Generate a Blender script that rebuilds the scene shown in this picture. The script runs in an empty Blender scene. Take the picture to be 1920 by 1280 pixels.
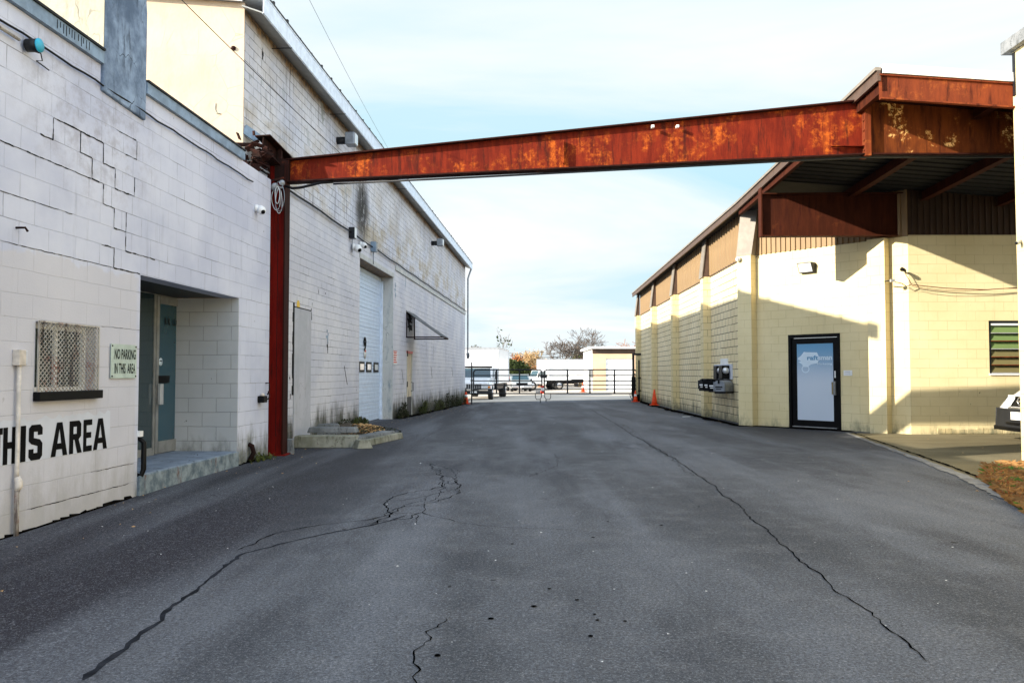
import bpy, math, random
from math import radians as rad, sin, cos, pi, atan, sqrt
from mathutils import Vector, Matrix, noise as mnoise
random.seed(11)
C = bpy.context.scene.collection
SC = bpy.context.scene

# ---------------------------------------------------------------- camera
F = 1540.0                       # focal length in photo pixels (1920 wide)
EYE = 1.30
TH = math.atan(60.0 / F)
cd = bpy.data.cameras.new('camera'); cam = bpy.data.objects.new('camera', cd); C.objects.link(cam)
cd.sensor_width = 36.0; cd.lens = 36.0 * F / 1920.0
cd.clip_start = 0.05; cd.clip_end = 5000
cam.location = (0, 0, EYE); cam.rotation_euler = (rad(90) + TH, 0, 0)
SC.camera = cam

# ---------------------------------------------------------------- light
SUN = Vector((-0.9128, -0.4088, 0.0)).normalized()
TANEL = 0.374
EL = math.atan(TANEL)
to_sun = Vector((SUN.x * cos(EL), SUN.y * cos(EL), sin(EL)))
ld = bpy.data.lights.new('sun', 'SUN'); ld.energy = 4.3; ld.angle = rad(0.53); ld.color = (1.0, 0.91, 0.76)
sun = bpy.data.objects.new('sun', ld); C.objects.link(sun)
sun.rotation_euler = to_sun.to_track_quat('Z', 'Y').to_euler(); sun.location = (-20, -10, 20)

w = bpy.data.worlds.new('World'); SC.world = w; w.use_nodes = True
nt = w.node_tree; nt.nodes.clear()
out = nt.nodes.new('ShaderNodeOutputWorld'); bg = nt.nodes.new('ShaderNodeBackground')
sky = nt.nodes.new('ShaderNodeTexSky'); sky.sky_type = 'NISHITA'; sky.sun_disc = False
sky.sun_elevation = EL; sky.sun_rotation = math.atan2(SUN.x, SUN.y)
sky.air_density = 1.0; sky.dust_density = 0.6; sky.ozone_density = 1.5; sky.altitude = 100
tc = nt.nodes.new('ShaderNodeTexCoord'); sep = nt.nodes.new('ShaderNodeSeparateXYZ')
nt.links.new(tc.outputs['Generated'], sep.inputs[0])
def wm(op, a, b):
    n = nt.nodes.new('ShaderNodeMath'); n.operation = op
    for i, v in enumerate((a, b)):
        if isinstance(v, (int, float)): n.inputs[i].default_value = v
        else: nt.links.new(v, n.inputs[i])
    return n.outputs[0]
zz = wm('ADD', wm('MAXIMUM', sep.outputs[2], 0.0), 0.16)
cx = wm('DIVIDE', sep.outputs[0], zz); cy = wm('DIVIDE', sep.outputs[1], zz)
cmb = nt.nodes.new('ShaderNodeCombineXYZ'); nt.links.new(cx, cmb.inputs[0]); nt.links.new(cy, cmb.inputs[1])
mp = nt.nodes.new('ShaderNodeMapping'); nt.links.new(cmb.outputs[0], mp.inputs[0])
mp.inputs['Scale'].default_value = (0.55, 0.9, 1); mp.inputs['Location'].default_value = (3.7, 1.3, 0); mp.inputs['Rotation'].default_value = (0, 0, 0.5)
no = nt.nodes.new('ShaderNodeTexNoise'); no.inputs['Scale'].default_value = .8; no.inputs['Detail'].default_value = 9
no.inputs['Roughness'].default_value = 0.55; no.inputs['Distortion'].default_value = 0.6
nt.links.new(mp.outputs[0], no.inputs['Vector'])
rp = nt.nodes.new('ShaderNodeValToRGB'); rp.color_ramp.elements[0].position = 0.40; rp.color_ramp.elements[1].position = 0.61
nt.links.new(no.outputs[0], rp.inputs[0])
hs = nt.nodes.new('ShaderNodeHueSaturation'); hs.inputs['Saturation'].default_value = 1.0; hs.inputs['Value'].default_value = 2.1
nt.links.new(sky.outputs[0], hs.inputs['Color'])
mx = nt.nodes.new('ShaderNodeMix'); mx.data_type = 'RGBA'; mx.inputs[7].default_value = (8.0, 9.0, 10.0, 1)
nt.links.new(wm('ADD', wm('MULTIPLY', rp.outputs[0], 0.62), 0.28), mx.inputs[0]); nt.links.new(hs.outputs[0], mx.inputs[6])
# the clear northern half is a paler, flatter cyan than the side round the sun
mc = nt.nodes.new('ShaderNodeMix'); mc.data_type = 'RGBA'
gr = nt.nodes.new('ShaderNodeValToRGB'); gr.color_ramp.elements[0].position = 0.0; gr.color_ramp.elements[0].color = (.80, .92, .97, 1)
gr.color_ramp.elements[1].position = 0.20; gr.color_ramp.elements[1].color = (.54, .83, .95, 1); el = gr.color_ramp.elements.new(0.55); el.color = (.76, .90, .97, 1)
nt.links.new(sep.outputs[2], gr.inputs[0])
sc5 = nt.nodes.new('ShaderNodeVectorMath'); sc5.operation = 'SCALE'; sc5.inputs['Scale'].default_value = 4.5; nt.links.new(gr.outputs[0], sc5.inputs[0])
mcl = nt.nodes.new('ShaderNodeMix'); mcl.data_type = 'RGBA'; mcl.inputs[7].default_value = (4.45, 4.55, 4.62, 1)
nt.links.new(wm('MULTIPLY', rp.outputs[0], .95), mcl.inputs[0]); nt.links.new(sc5.outputs[0], mcl.inputs[6])
mr = nt.nodes.new('ShaderNodeMapRange'); mr.inputs[1].default_value = -0.15; mr.inputs[2].default_value = 0.45; nt.links.new(sep.outputs[1], mr.inputs[0])
nt.links.new(mr.outputs[0], mc.inputs[0]); nt.links.new(mx.outputs[2], mc.inputs[6]); nt.links.new(mcl.outputs[2], mc.inputs[7])
nt.links.new(mc.outputs[2], bg.inputs[0]); bg.inputs[1].default_value = 0.095
nt.links.new(bg.outputs[0], out.inputs[0])

SC.view_settings.view_transform = 'Standard'; SC.view_settings.look = 'None'
SC.view_settings.exposure = 1.3; SC.view_settings.gamma = 1.0
SC.cycles.max_bounces = 6; SC.cycles.diffuse_bounces = 3; SC.cycles.use_denoising = True

# ---------------------------------------------------------------- measuring helpers
FW = Vector((0, cos(TH), sin(TH))); UP = Vector((0, -sin(TH), cos(TH)))
def ray(px, py):
    return FW + Vector(((px - 960) / F, 0, 0)) + UP * ((640 - py) / F)
def at(px, py, Y):
    d = ray(px, py); t = Y / d.y
    return Vector((d.x * t, Y, EYE + d.z * t))
class Frame:
    """a building's own axes: x across the alley, y along it"""
    def __init__(s, ox, oy, rz):
        s.M = Matrix.Translation((ox, oy, 0)) @ Matrix.Rotation(rz, 4, 'Z'); s.I = s.M.inverted(); s.ox, s.oy, s.rz = ox, oy, rz
    def _r(s, px, py):
        return s.I @ Vector((0, 0, EYE)), s.I.to_3x3() @ ray(px, py)
    def hx(s, px, py, x=0.0):
        o, d = s._r(px, py); t = (x - o.x) / d.x; p = o + d * t; return p.y, p.z
    def hy(s, px, py, y=0.0):
        o, d = s._r(px, py); t = (y - o.y) / d.y; p = o + d * t; return p.x, p.z
    def hz(s, px, py, z=0.0):
        o, d = s._r(px, py); t = (z - o.z) / d.z; p = o + d * t; return p.x, p.y
ML, MR = 0.0545, 0.0292
OFF = Frame(-4.52, 0, -atan(ML))
TAL = Frame(-4.90, 0, -atan(ML))
RGT = Frame(5.35, 0, -atan(MR))
def ground_z(x, y):
    k = 0.0125 - (x + 3) / 9.0 * 0.0075; k = min(0.0135, max(0.0035, k))
    z = 0.0
    if y > 20: z -= k * (min(y, 44) - 20)
    if y > 44: z -= 0.0045 * (min(y, 110) - 44)
    if x < -2 and y < 10: z -= 0.05 * min(1, (-2 - x) / 2.2) * min(1, (10 - y) / 3.5)
    return z
def gpt(px, py):
    z = 0.0
    for _ in range(6):
        d = ray(px, py); t = (z - EYE) / d.z; x, y = d.x * t, d.y * t; z = ground_z(x, y)
    return Vector((x, y, z))

# ---------------------------------------------------------------- mesh helpers
class MB:
    def __init__(s): s.v = []; s.f = []; s.sm = []
    def add(s, vs, fs, smooth=False):
        n = len(s.v); s.v += [tuple(p) for p in vs]
        for f in fs: s.f.append([n + i for i in f]); s.sm.append(smooth)
        return s
    def box(s, x0, x1, y0, y1, z0, z1):
        x0, x1 = min(x0, x1), max(x0, x1); y0, y1 = min(y0, y1), max(y0, y1); z0, z1 = min(z0, z1), max(z0, z1)
        v = [(x, y, z) for z in (z0, z1) for y in (y0, y1) for x in (x0, x1)]
        return s.add(v, [(0, 2, 3, 1), (4, 5, 7, 6), (0, 1, 5, 4), (2, 6, 7, 3), (0, 4, 6, 2), (1, 3, 7, 5)])
    def hexa(s, b, t):
        """bottom loop (4) and top loop (4)"""
        return s.add(list(b) + list(t), [(3, 2, 1, 0), (4, 5, 6, 7)] + [(i, (i + 1) % 4, (i + 1) % 4 + 4, i + 4) for i in range(4)])
    def prism(s, poly, fn, a, b, smooth=False):
        n = len(poly); vs = [fn(p, q, a) for p, q in poly] + [fn(p, q, b) for p, q in poly]
        s.add(vs, [list(range(n))[::-1], list(range(n, 2 * n))])
        n0 = len(s.v) - 2 * n
        for i in range(n):
            j = (i + 1) % n; s.f.append([n0 + i, n0 + j, n0 + n + j, n0 + n + i]); s.sm.append(smooth)
        return s
    def bar(s, p, q, w, h, up=(0, 0, 1)):
        p, q = Vector(p), Vector(q); d = (q - p).normalized(); up = Vector(up)
        if abs(d.dot(up)) > 0.98: up = Vector((0, 1, 0))
        r = d.cross(up).normalized(); u = r.cross(d)
        c = [r * (-w / 2) - u * (h / 2), r * (w / 2) - u * (h / 2), r * (w / 2) + u * (h / 2), r * (-w / 2) + u * (h / 2)]
        return s.hexa([p + k for k in c], [q + k for k in c])
    def tube(s, pts, r, n=8, caps=True):
        pts = [Vector(p) for p in pts]; m = len(pts)
        rr = r if isinstance(r, (list, tuple)) else [r] * m
        vs = []; ref = Vector((0, 0, 1)); pr = None
        for i, p in enumerate(pts):
            d = (pts[min(i + 1, m - 1)] - pts[max(i - 1, 0)])
            d = d.normalized() if d.length > 1e-9 else Vector((0, 0, 1))
            if pr is None:
                a = d.cross(ref if abs(d.z) < 0.9 else Vector((1, 0, 0))).normalized()
            else:
                a = (pr - d * pr.dot(d)); a = a.normalized() if a.length > 1e-6 else d.orthogonal().normalized()
            pr = a; b = d.cross(a)
            for k in range(n):
                t = 2 * pi * k / n; vs.append(p + (a * cos(t) + b * sin(t)) * rr[i])
        fs = [(i * n + k, i * n + (k + 1) % n, (i + 1) * n + (k + 1) % n, (i + 1) * n + k) for i in range(m - 1) for k in range(n)]
        s.add(vs, fs, True)
        if caps:
            n0 = len(s.v) - m * n
            s.f.append([n0 + k for k in range(n)][::-1]); s.sm.append(False)
            s.f.append([n0 + (m - 1) * n + k for k in range(n)]); s.sm.append(False)
        return s
    def lathe(s, prof, c, ax=(0, 0, 1), n=16, smooth=True):
        """prof = [(radius, height)] about axis ax through c"""
        ax = Vector(ax).normalized(); a = ax.orthogonal().normalized(); b = ax.cross(a); c = Vector(c)
        vs = [c + ax * h + (a * cos(2 * pi * k / n) + b * sin(2 * pi * k / n)) * max(r, 1e-4) for r, h in prof for k in range(n)]
        m = len(prof)
        s.add(vs, [(i * n + k, i * n + (k + 1) % n, (i + 1) * n + (k + 1) % n, (i + 1) * n + k) for i in range(m - 1) for k in range(n)], smooth)
        n0 = len(s.v) - m * n
        s.f.append([n0 + k for k in range(n)][::-1]); s.sm.append(False)
        s.f.append([n0 + (m - 1) * n + k for k in range(n)]); s.sm.append(False)
        return s
    def build(s, name, mat, parent=None, bevel=0.0, seg=2):
        me = bpy.data.meshes.new(name); me.from_pydata(s.v, [], s.f); me.validate()
        me.polygons.foreach_set('use_smooth', s.sm[:len(me.polygons)] if len(s.sm) >= len(me.polygons) else [False] * len(me.polygons))
        uv = me.uv_layers.new(name='UVMap').data
        co = [v.co for v in me.vertices]
        for p in me.polygons:
            n = p.normal; ax = max(range(3), key=lambda i: abs(n[i]))
            for li in p.loop_indices:
                q = co[me.loops[li].vertex_index]
                uv[li].uv = (q.y, q.z) if ax == 0 else ((q.x, q.z) if ax == 1 else (q.x, q.y))
        o = bpy.data.objects.new(name, me); C.objects.link(o)
        if mat: me.materials.append(mat)
        if parent: o.parent = parent
        if bevel:
            b = o.modifiers.new('b', 'BEVEL'); b.width = bevel; b.segments = seg; b.limit_method = 'ANGLE'; b.angle_limit = rad(40)
        return o
def grid_wall(x, th, s0, s1, z0, z1, holes, ztop=None):
    """wall in a Frame: face at x, thickness th (towards x - th), spans s0..s1, with rectangular holes (s0,s1,z0,z1)"""
    m = MB()
    S = sorted(set([s0, s1] + [h[i] for h in holes for i in (0, 1)])); Z = sorted(set([z0, z1] + [h[i] for h in holes for i in (2, 3)]))
    solid = {}
    for i in range(len(S) - 1):
        for j in range(len(Z) - 1):
            cs, cz = (S[i] + S[i + 1]) / 2, (Z[j] + Z[j + 1]) / 2
            solid[i, j] = not any(h[0] < cs < h[1] and h[2] < cz < h[3] for h in holes)
    xb = x - th; sg = 1 if th > 0 else -1
    for (i, j), ok in solid.items():
        if not ok: continue
        a, b, c, d = S[i], S[i + 1], Z[j], Z[j + 1]
        q = [(x, a, c), (x, b, c), (x, b, d), (x, a, d)]; r = [(xb, a, c), (xb, b, c), (xb, b, d), (xb, a, d)]
        if sg > 0: m.add(q, [(0, 1, 2, 3)]); m.add(r, [(3, 2, 1, 0)])
        else: m.add(q, [(3, 2, 1, 0)]); m.add(r, [(0, 1, 2, 3)])
        for (di, dj, e) in ((-1, 0, (0, 3)), (1, 0, (1, 2)), (0, -1, (0, 1)), (0, 1, (3, 2))):
            if not solid.get((i + di, j + dj), False):
                m.add([q[e[0]], q[e[1]], r[e[1]], r[e[0]]], [(0, 1, 2, 3)])
    return m
def tag(o, label=None, cat=None, group=None, kind=None):
    if label: o['label'] = label
    if cat: o['category'] = cat
    if group: o['group'] = group
    if kind: o['kind'] = kind
    return o
def empty(name, loc=(0, 0, 0), rz=0.0, label=None, cat=None, group=None, parent=None):
    o = bpy.data.objects.new(name, None); C.objects.link(o); o.location = loc; o.rotation_euler = (0, 0, rz); o.empty_display_size = 0.3
    if parent: o.parent = parent
    return tag(o, label, cat, group)
def kids(o): return [c for c in bpy.data.objects if c.parent == o]
def copy_tree(o, parent=None):
    c = o.copy(); C.objects.link(c)
    if parent: c.parent = parent
    for ch in kids(o): copy_tree(ch, c)
    return c
def text_mesh(name, body, mat, parent, height, width, depth=0.004, bold=0.0, align='CENTER'):
    """flat letters in the local XZ plane facing -Y; scaled to width x height, origin at centre bottom"""
    cu = bpy.data.curves.new(name, 'FONT'); cu.body = body; cu.size = 1.0; cu.extrude = 0.0; cu.offset = bold; cu.resolution_u = 4
    t = bpy.data.objects.new(name, cu); C.objects.link(t); bpy.context.view_layer.update()
    me = bpy.data.meshes.new_from_object(t.evaluated_get(bpy.context.evaluated_depsgraph_get()))
    bpy.data.objects.remove(t)
    xs = [v.co.x for v in me.vertices]; ys = [v.co.y for v in me.vertices]
    x0, x1, y0, y1 = min(xs), max(xs), min(ys), max(ys)
    for v in me.vertices:
        v.co = ((v.co.x - (x0 + x1) / 2) * width / (x1 - x0), 0.0, (v.co.y - y0) * height / (y1 - y0))
    me.materials.clear(); me.materials.append(mat); me.name = name
    o = bpy.data.objects.new(name, me); C.objects.link(o); o.parent = parent
    return o

# ---------------------------------------------------------------- material helpers
class NT:
    def __init__(s, name):
        s.m = bpy.data.materials.new(name); s.m.use_nodes = True; s.t = s.m.node_tree
        s.b = s.t.nodes['Principled BSDF']; s.o = s.t.nodes['Material Output']; s._uv = s._ob = None
    def put(s, sock, v):
        if isinstance(v, bpy.types.NodeSocket): s.t.links.new(v, sock)
        elif isinstance(v, (tuple, list)) and len(v) == 3 and sock.type == 'RGBA': sock.default_value = (*v, 1)
        else: sock.default_value = v
    def n(s, typ, **k):
        nd = s.t.nodes.new('ShaderNode' + typ)
        for a, b in k.items(): setattr(nd, a, b)
        return nd
    @property
    def uv(s):
        if s._uv is None: s._uv = s.n('UVMap').outputs[0]
        return s._uv
    @property
    def ob(s):
        if s._ob is None: s._ob = s.n('TexCoord').outputs['Object']
        return s._ob
    @property
    def wp(s):
        return s.n('NewGeometry').outputs['Position']
    def math(s, op, a, b=0.0, c=None, clamp=False):
        nd = s.n('Math', operation=op, use_clamp=clamp); s.put(nd.inputs[0], a); s.put(nd.inputs[1], b)
        if c is not None: s.put(nd.inputs[2], c)
        return nd.outputs[0]
    def mapv(s, v, scale=(1, 1, 1), loc=(0, 0, 0), rot=(0, 0, 0)):
        nd = s.n('Mapping'); s.put(nd.inputs[0], v); nd.inputs['Location'].default_value = loc; nd.inputs['Scale'].default_value = scale; nd.inputs['Rotation'].default_value = rot
        return nd.outputs[0]
    def noise(s, v, scale=1.0, detail=4, rough=0.55, dist=0.0):
        nd = s.n('TexNoise'); s.put(nd.inputs['Vector'], v); nd.inputs['Scale'].default_value = scale; nd.inputs['Detail'].default_value = detail
        nd.inputs['Roughness'].default_value = rough; nd.inputs['Distortion'].default_value = dist
        return nd.outputs[0]
    def ramp(s, f, a, b, va=0.0, vb=1.0):
        nd = s.n('MapRange', interpolation_type='SMOOTHSTEP'); s.put(nd.inputs[0], f)
        nd.inputs[1].default_value = a; nd.inputs[2].default_value = b; nd.inputs[3].default_value = va; nd.inputs[4].default_value = vb
        return nd.outputs[0]
    def mix(s, f, a, b, mode='MIX'):
        nd = s.n('Mix', data_type='RGBA', blend_type=mode); s.put(nd.inputs[0], f); s.put(nd.inputs[6], a); s.put(nd.inputs[7], b)
        return nd.outputs[2]
    def sep(s, v):
        nd = s.n('SeparateXYZ'); s.put(nd.inputs[0], v); return nd.outputs
    def bump(s, h, strength=0.3, dist=0.01, nrm=None):
        nd = s.n('Bump'); s.put(nd.inputs['Height'], h); nd.inputs['Strength'].default_value = strength; nd.inputs['Distance'].default_value = dist
        if nrm is not None: s.put(nd.inputs['Normal'], nrm)
        return nd.outputs[0]
    def vadd(s, a, b):
        nd = s.n('VectorMath', operation='ADD'); s.put(nd.inputs[0], a); s.put(nd.inputs[1], b); return nd.outputs[0]
    def vscale(s, a, k):
        nd = s.n('VectorMath', operation='SCALE'); s.put(nd.inputs[0], a); nd.inputs['Scale'].default_value = k; return nd.outputs[0]
    def set(s, col, rough=0.8, metal=0.0, nrm=None, spec=0.3):
        s.put(s.b.inputs['Base Color'], col); s.put(s.b.inputs['Roughness'], rough); s.put(s.b.inputs['Metallic'], metal)
        s.b.inputs['Specular IOR Level'].default_value = spec
        if nrm is not None: s.put(s.b.inputs['Normal'], nrm)
        return s.m
def plain(name, col, rough=0.7, metal=0.0, var=0.12, scale=6.0, bump=0.0, spec=0.4):
    m = NT(name); f = m.noise(m.ob, scale, 5, 0.6)
    dk = tuple(c * (1 - var * 1.6) for c in col); lt = tuple(min(1, c * (1 + var)) for c in col)
    n = m.bump(m.noise(m.ob, scale * 12, 3), bump, 0.004) if bump else None
    return m.set(m.mix(m.ramp(f, .35, .65), dk, lt), rough, metal, n, spec)

def block_mat(name, base, base2, joint, z0, s0=0.0, row=0.2032, wid=0.4064, jamt=0.6, jbump=0.6, dirt=(0.12, 0.13, 0.09), dirt_h=0.5, streak=0.25, extra=None, mort=0.011, jlo=.42, jhi=.6, rough=0.75, blockvar=0.06):
    m = NT(name)
    uvw = m.vadd(m.uv, m.vscale(m.vadd(m.n('TexNoise').outputs[1], (-.5, -.5, -.5)), 0.0))
    wob = m.n('TexNoise'); m.put(wob.inputs['Vector'], m.uv); wob.inputs['Scale'].default_value = 3.0; wob.inputs['Detail'].default_value = 5
    uvw = m.vadd(m.uv, m.vscale(m.vadd(wob.outputs[1], (-.5, -.5, -.5)), 0.018))
    br = m.n('TexBrick', offset=0.5, offset_frequency=2, squash=1.0)
    m.put(br.inputs['Vector'], m.mapv(uvw, loc=(-s0, -z0, 0)))
    br.inputs['Color1'].default_value = (0, 0, 0, 1); br.inputs['Color2'].default_value = (1, 1, 1, 1); br.inputs['Mortar'].default_value = (.5, .5, .5, 1)
    br.inputs['Scale'].default_value = 1.0; br.inputs['Mortar Size'].default_value = mort / 2; br.inputs['Mortar Smooth'].default_value = 0.35
    br.inputs['Brick Width'].default_value = wid; br.inputs['Row Height'].default_value = row
    mor = br.outputs['Fac']; cell = br.outputs['Color']
    s = m.sep(m.uv); u, v = s[0], s[1]
    big = m.noise(m.uv, 0.7, 6, 0.6); fine = m.noise(m.uv, 9, 6, 0.65)
    strk = m.noise(m.mapv(m.uv, scale=(7, 0.55, 1)), 1.0, 6, 0.65)
    col = m.mix(m.ramp(big, .35, .65), base, base2)
    col = m.mix(m.math('MULTIPLY', m.math('ABSOLUTE', m.math('SUBTRACT', cell, .5)), blockvar * 2), col, tuple(c * .8 for c in base))
    # rain streaks
    sk = m.math('MULTIPLY', m.ramp(strk, .56, .78), streak)
    col = m.mix(sk, col, tuple(c * .35 for c in base))
    # joints, darker where dirt has settled
    jm = m.math('MULTIPLY', mor, m.ramp(m.noise(m.mapv(m.uv, scale=(1, 2.2, 1)), 1.1, 5, 0.6), jlo, jhi, 0.12, jamt))
    col = m.mix(jm, col, joint)
    # grime at the foot
    g = m.math('ADD', v, m.math('MULTIPLY', m.noise(m.mapv(m.uv, scale=(2.2, .8, 1)), 1.5, 6, .7), -1.5))
    gm = m.ramp(g, dirt_h - 1.15, dirt_h - .55, .92, 0.0)
    col = m.mix(gm, col, m.mix(m.ramp(fine, .4, .6), dirt, tuple(c * .45 for c in dirt)))
    # small dark scuffs and chips
    ch = m.ramp(m.noise(m.mapv(m.uv, scale=(1.6, 1, 1)), 7, 2, .5), .745, .77)
    col = m.mix(m.math('MULTIPLY', ch, .8), col, tuple(c * .22 for c in base))
    if extra: col = extra(m, col, u, v, mor, fine, big)
    h = m.math('ADD', m.math('MULTIPLY', mor, -1.0), m.math('MULTIPLY', m.noise(m.uv, 45, 4, .7), .35))
    nrm = m.bump(h, jbump, 0.008)
    return m.set(col, rough, 0, nrm, .25)
# ---------------------------------------------------------------- materials
def ex_office(m, col, u, v, mor, fine, big):
    # older warm paint below an uneven repaint line
    edge = m.math('ADD', v, m.math('MULTIPLY', m.math('SUBTRACT', m.noise(m.uv, 3.2, 5, .6), .5), .35))
    low = m.math('MULTIPLY', m.ramp(edge, 2.32, 2.36, 1, 0), m.ramp(u, 8.8, 8.9, 1, 0))
    col = m.mix(m.math('MULTIPLY', low, .7), col, m.mix(big, (.49, .485, .53), (.59, .575, .61)))
    # sooty patch round the opened joints
    d = m.math('ADD', m.math('POWER', m.math('MULTIPLY', m.math('SUBTRACT', u, 8.0), .7), 2), m.math('POWER', m.math('SUBTRACT', v, 3.8), 2))
    soot = m.math('MULTIPLY', m.ramp(d, 0.0, 1.2, 1, 0), m.ramp(m.noise(m.uv, 5, 6, .7), .42, .7))
    return m.mix(m.math('MULTIPLY', soot, .5), col, (.25, .23, .26))
def ex_ware(m, col, u, v, mor, fine, big):
    up = m.ramp(m.math('ADD', v, m.math('MULTIPLY', big, .25)), 4.72, 4.82)
    n2 = m.noise(m.mapv(m.uv, scale=(.6, 1, 1)), 1.3, 7, .7)
    # weathered upper band: warm stain, grey bare patches, black streaks
    warm = m.math('MULTIPLY', m.ramp(n2, .42, .62), m.ramp(v, 4.3, 4.9))
    warm = m.math('MULTIPLY', warm, m.ramp(v, 5.0, 6.3, 1, .35))
    col = m.mix(m.math('MULTIPLY', warm, .9), col, (.42, .35, .25))
    jn = m.math('MULTIPLY', m.math('MULTIPLY', mor, up), m.ramp(m.noise(m.uv, 1.7, 5, .7), .4, .55)); col = m.mix(m.math('MULTIPLY', jn, .9), col, (.05, .045, .04))
    pt = m.math('MULTIPLY', up, m.ramp(m.noise(m.uv, 1.6, 7, .75), .585, .61))
    col = m.mix(m.math('MULTIPLY', pt, .55), col, (.33, .35, .36))
    st = m.math('MULTIPLY', m.ramp(m.noise(m.mapv(m.uv, scale=(5, .35, 1)), 1.0, 7, .75), .55, .66), up)
    col = m.mix(m.math('MULTIPLY', st, .75), col, (.09, .085, .085))
    d = m.math('ADD', m.math('POWER', m.math('MULTIPLY', m.math('SUBTRACT', u, 20.6), .9), 2), m.math('POWER', m.math('MULTIPLY', m.math('SUBTRACT', v, 5.45), .8), 2))
    mold = m.math('MULTIPLY', m.ramp(d, 0.0, .7, 1, 0), m.ramp(m.noise(m.mapv(m.uv, scale=(2.0, 1, 1)), 2.2, 6, .75), .36, .47))
    col = m.mix(mold, col, (.035, .032, .03))
    # rust run just under the eave
    rr = m.ramp(m.math('ADD', v, m.math('MULTIPLY', m.noise(m.uv, 3, 5, .6), .3)), 6.93, 7.12)
    return m.mix(m.math('MULTIPLY', rr, .85), col, m.mix(m.ramp(fine, .4, .6), (.34, .19, .05), (.06, .03, .015)))
M = {}
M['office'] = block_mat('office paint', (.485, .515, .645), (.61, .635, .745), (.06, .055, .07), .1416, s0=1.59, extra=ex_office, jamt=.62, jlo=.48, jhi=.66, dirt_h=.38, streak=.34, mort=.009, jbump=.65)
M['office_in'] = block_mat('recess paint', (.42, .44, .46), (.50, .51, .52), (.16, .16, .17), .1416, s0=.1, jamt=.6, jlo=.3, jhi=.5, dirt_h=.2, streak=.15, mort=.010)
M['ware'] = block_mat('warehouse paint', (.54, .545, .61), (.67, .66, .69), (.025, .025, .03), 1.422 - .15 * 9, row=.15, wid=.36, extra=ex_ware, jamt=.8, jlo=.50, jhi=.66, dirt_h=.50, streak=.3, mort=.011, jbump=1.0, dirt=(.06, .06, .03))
M['side'] = block_mat('cream scored block', (.74, .61, .36), (.82, .70, .46), (.03, .018, .006), .806 - .2032 * 6, row=.2032, wid=.4064, jamt=1.0, jlo=.28, jhi=.46, dirt_h=.25, streak=.35, mort=.020, blockvar=.14)
M['cream'] = block_mat('cream painted block', (.70, .59, .335), (.77, .66, .40), (.40, .31, .15), .806 - .2032 * 6, jamt=.55, jlo=.3, jhi=.55, dirt_h=.05, streak=.12, mort=.009, blockvar=.04, jbump=.5)
M['pil'] = block_mat('cream pilaster block', (.70, .57, .30), (.79, .67, .40), (.10, .06, .02), .806 - .2032 * 6, jamt=.8, jlo=.32, jhi=.5, dirt_h=.2, streak=.35, mort=.013, s0=.1, blockvar=.30)

def stucco(name, a, b, dark, amt=.5, sc=1.0):
    m = NT(name); n1 = m.noise(m.ob, 1.3 * sc, 7, .65); n2 = m.noise(m.mapv(m.ob, scale=(2, 2, .5)), 2.2 * sc, 7, .7)
    col = m.mix(m.ramp(n1, .35, .65), a, b); col = m.mix(m.math('MULTIPLY', m.ramp(n2, .5, .75), amt), col, dark)
    cr = m.n('TexVoronoi', feature='DISTANCE_TO_EDGE'); m.put(cr.inputs['Vector'], m.vadd(m.ob, m.vscale(m.n('TexNoise').outputs[1], .35))); cr.inputs['Scale'].default_value = 1.7
    ck = m.math('MULTIPLY', m.ramp(cr.outputs[0], 0.0, .012, 1, 0), m.ramp(n1, .45, .6))
    col = m.mix(m.math('MULTIPLY', ck, amt), col, tuple(c * .25 for c in dark))
    return m.set(col, .9, 0, m.bump(m.noise(m.ob, 14, 6, .7), .5, .012), .15)
M['gable'] = stucco('cream stucco', (.56, .44, .32), (.62, .50, .37), (.42, .31, .2), .35)
M['gable_old'] = stucco('cracked pale stucco', (.42, .39, .30), (.50, .47, .38), (.18, .15, .10), .9)
M['chimney'] = stucco('grey cement render', (.10, .14, .21), (.30, .39, .53), (.010, .014, .022), 1, 1.3)
def rusty(name, a, b, c, thr=(.50, .62), sc=2.0, bump=.25, scrape=0.0):
    m = NT(name); n1 = m.noise(m.ob, sc, 8, .7, .3); n2 = m.noise(m.mapv(m.ob, scale=(3, 3, .6)), 3.0, 7, .7); n3 = m.noise(m.ob, 16, 6, .75)
    col = m.mix(m.ramp(n2, .35, .68), a, b)
    vs_ = m.noise(m.mapv(m.ob, scale=(9, 9, .35)), 1.0, 6, .7); f = m.math('MULTIPLY', m.ramp(n1, *thr), m.math('ADD', m.math('MULTIPLY', m.ramp(n3, .46, .60), .6), m.math('MULTIPLY', m.ramp(vs_, .45, .62), .45), clamp=True)); col = m.mix(f, col, c)
    if scrape:
        g = m.math('MULTIPLY', m.ramp(n1, .57, .64), m.ramp(n3, .50, .56)); col = m.mix(m.math('MULTIPLY', g, scrape), col, (.85, .55, .22))
    col = m.mix(m.math('MULTIPLY', m.ramp(m.noise(m.mapv(m.ob, scale=(6, 6, .7)), 2.0, 6, .7), .50, .68), .8), col, (.028, .006, .004))
    return m.set(col, .8, 0.0, m.bump(n3, bump, .006), .12)
M['beam'] = rusty('rusted red beam paint', (.095, .008, .003), (.17, .017, .005), (.46, .10, .012), (.50, .64), 1.9)
M['flange'] = rusty('shade dark flange paint', (.016, .004, .003), (.035, .007, .004), (.10, .02, .006), (.56, .68), 2.0)  # near-black colour paints in the shade along the beam flanges; column flanges share it
M['beam2'] = rusty('rusted haunch paint', (.085, .020, .006), (.15, .038, .008), (.30, .09, .015), (.52, .62), 1.7, scrape=.95)
M['column'] = rusty('dark red column paint', (.125, .004, .002), (.18, .007, .003), (.14, .02, .006), (.60, .72), 2.0)
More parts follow.
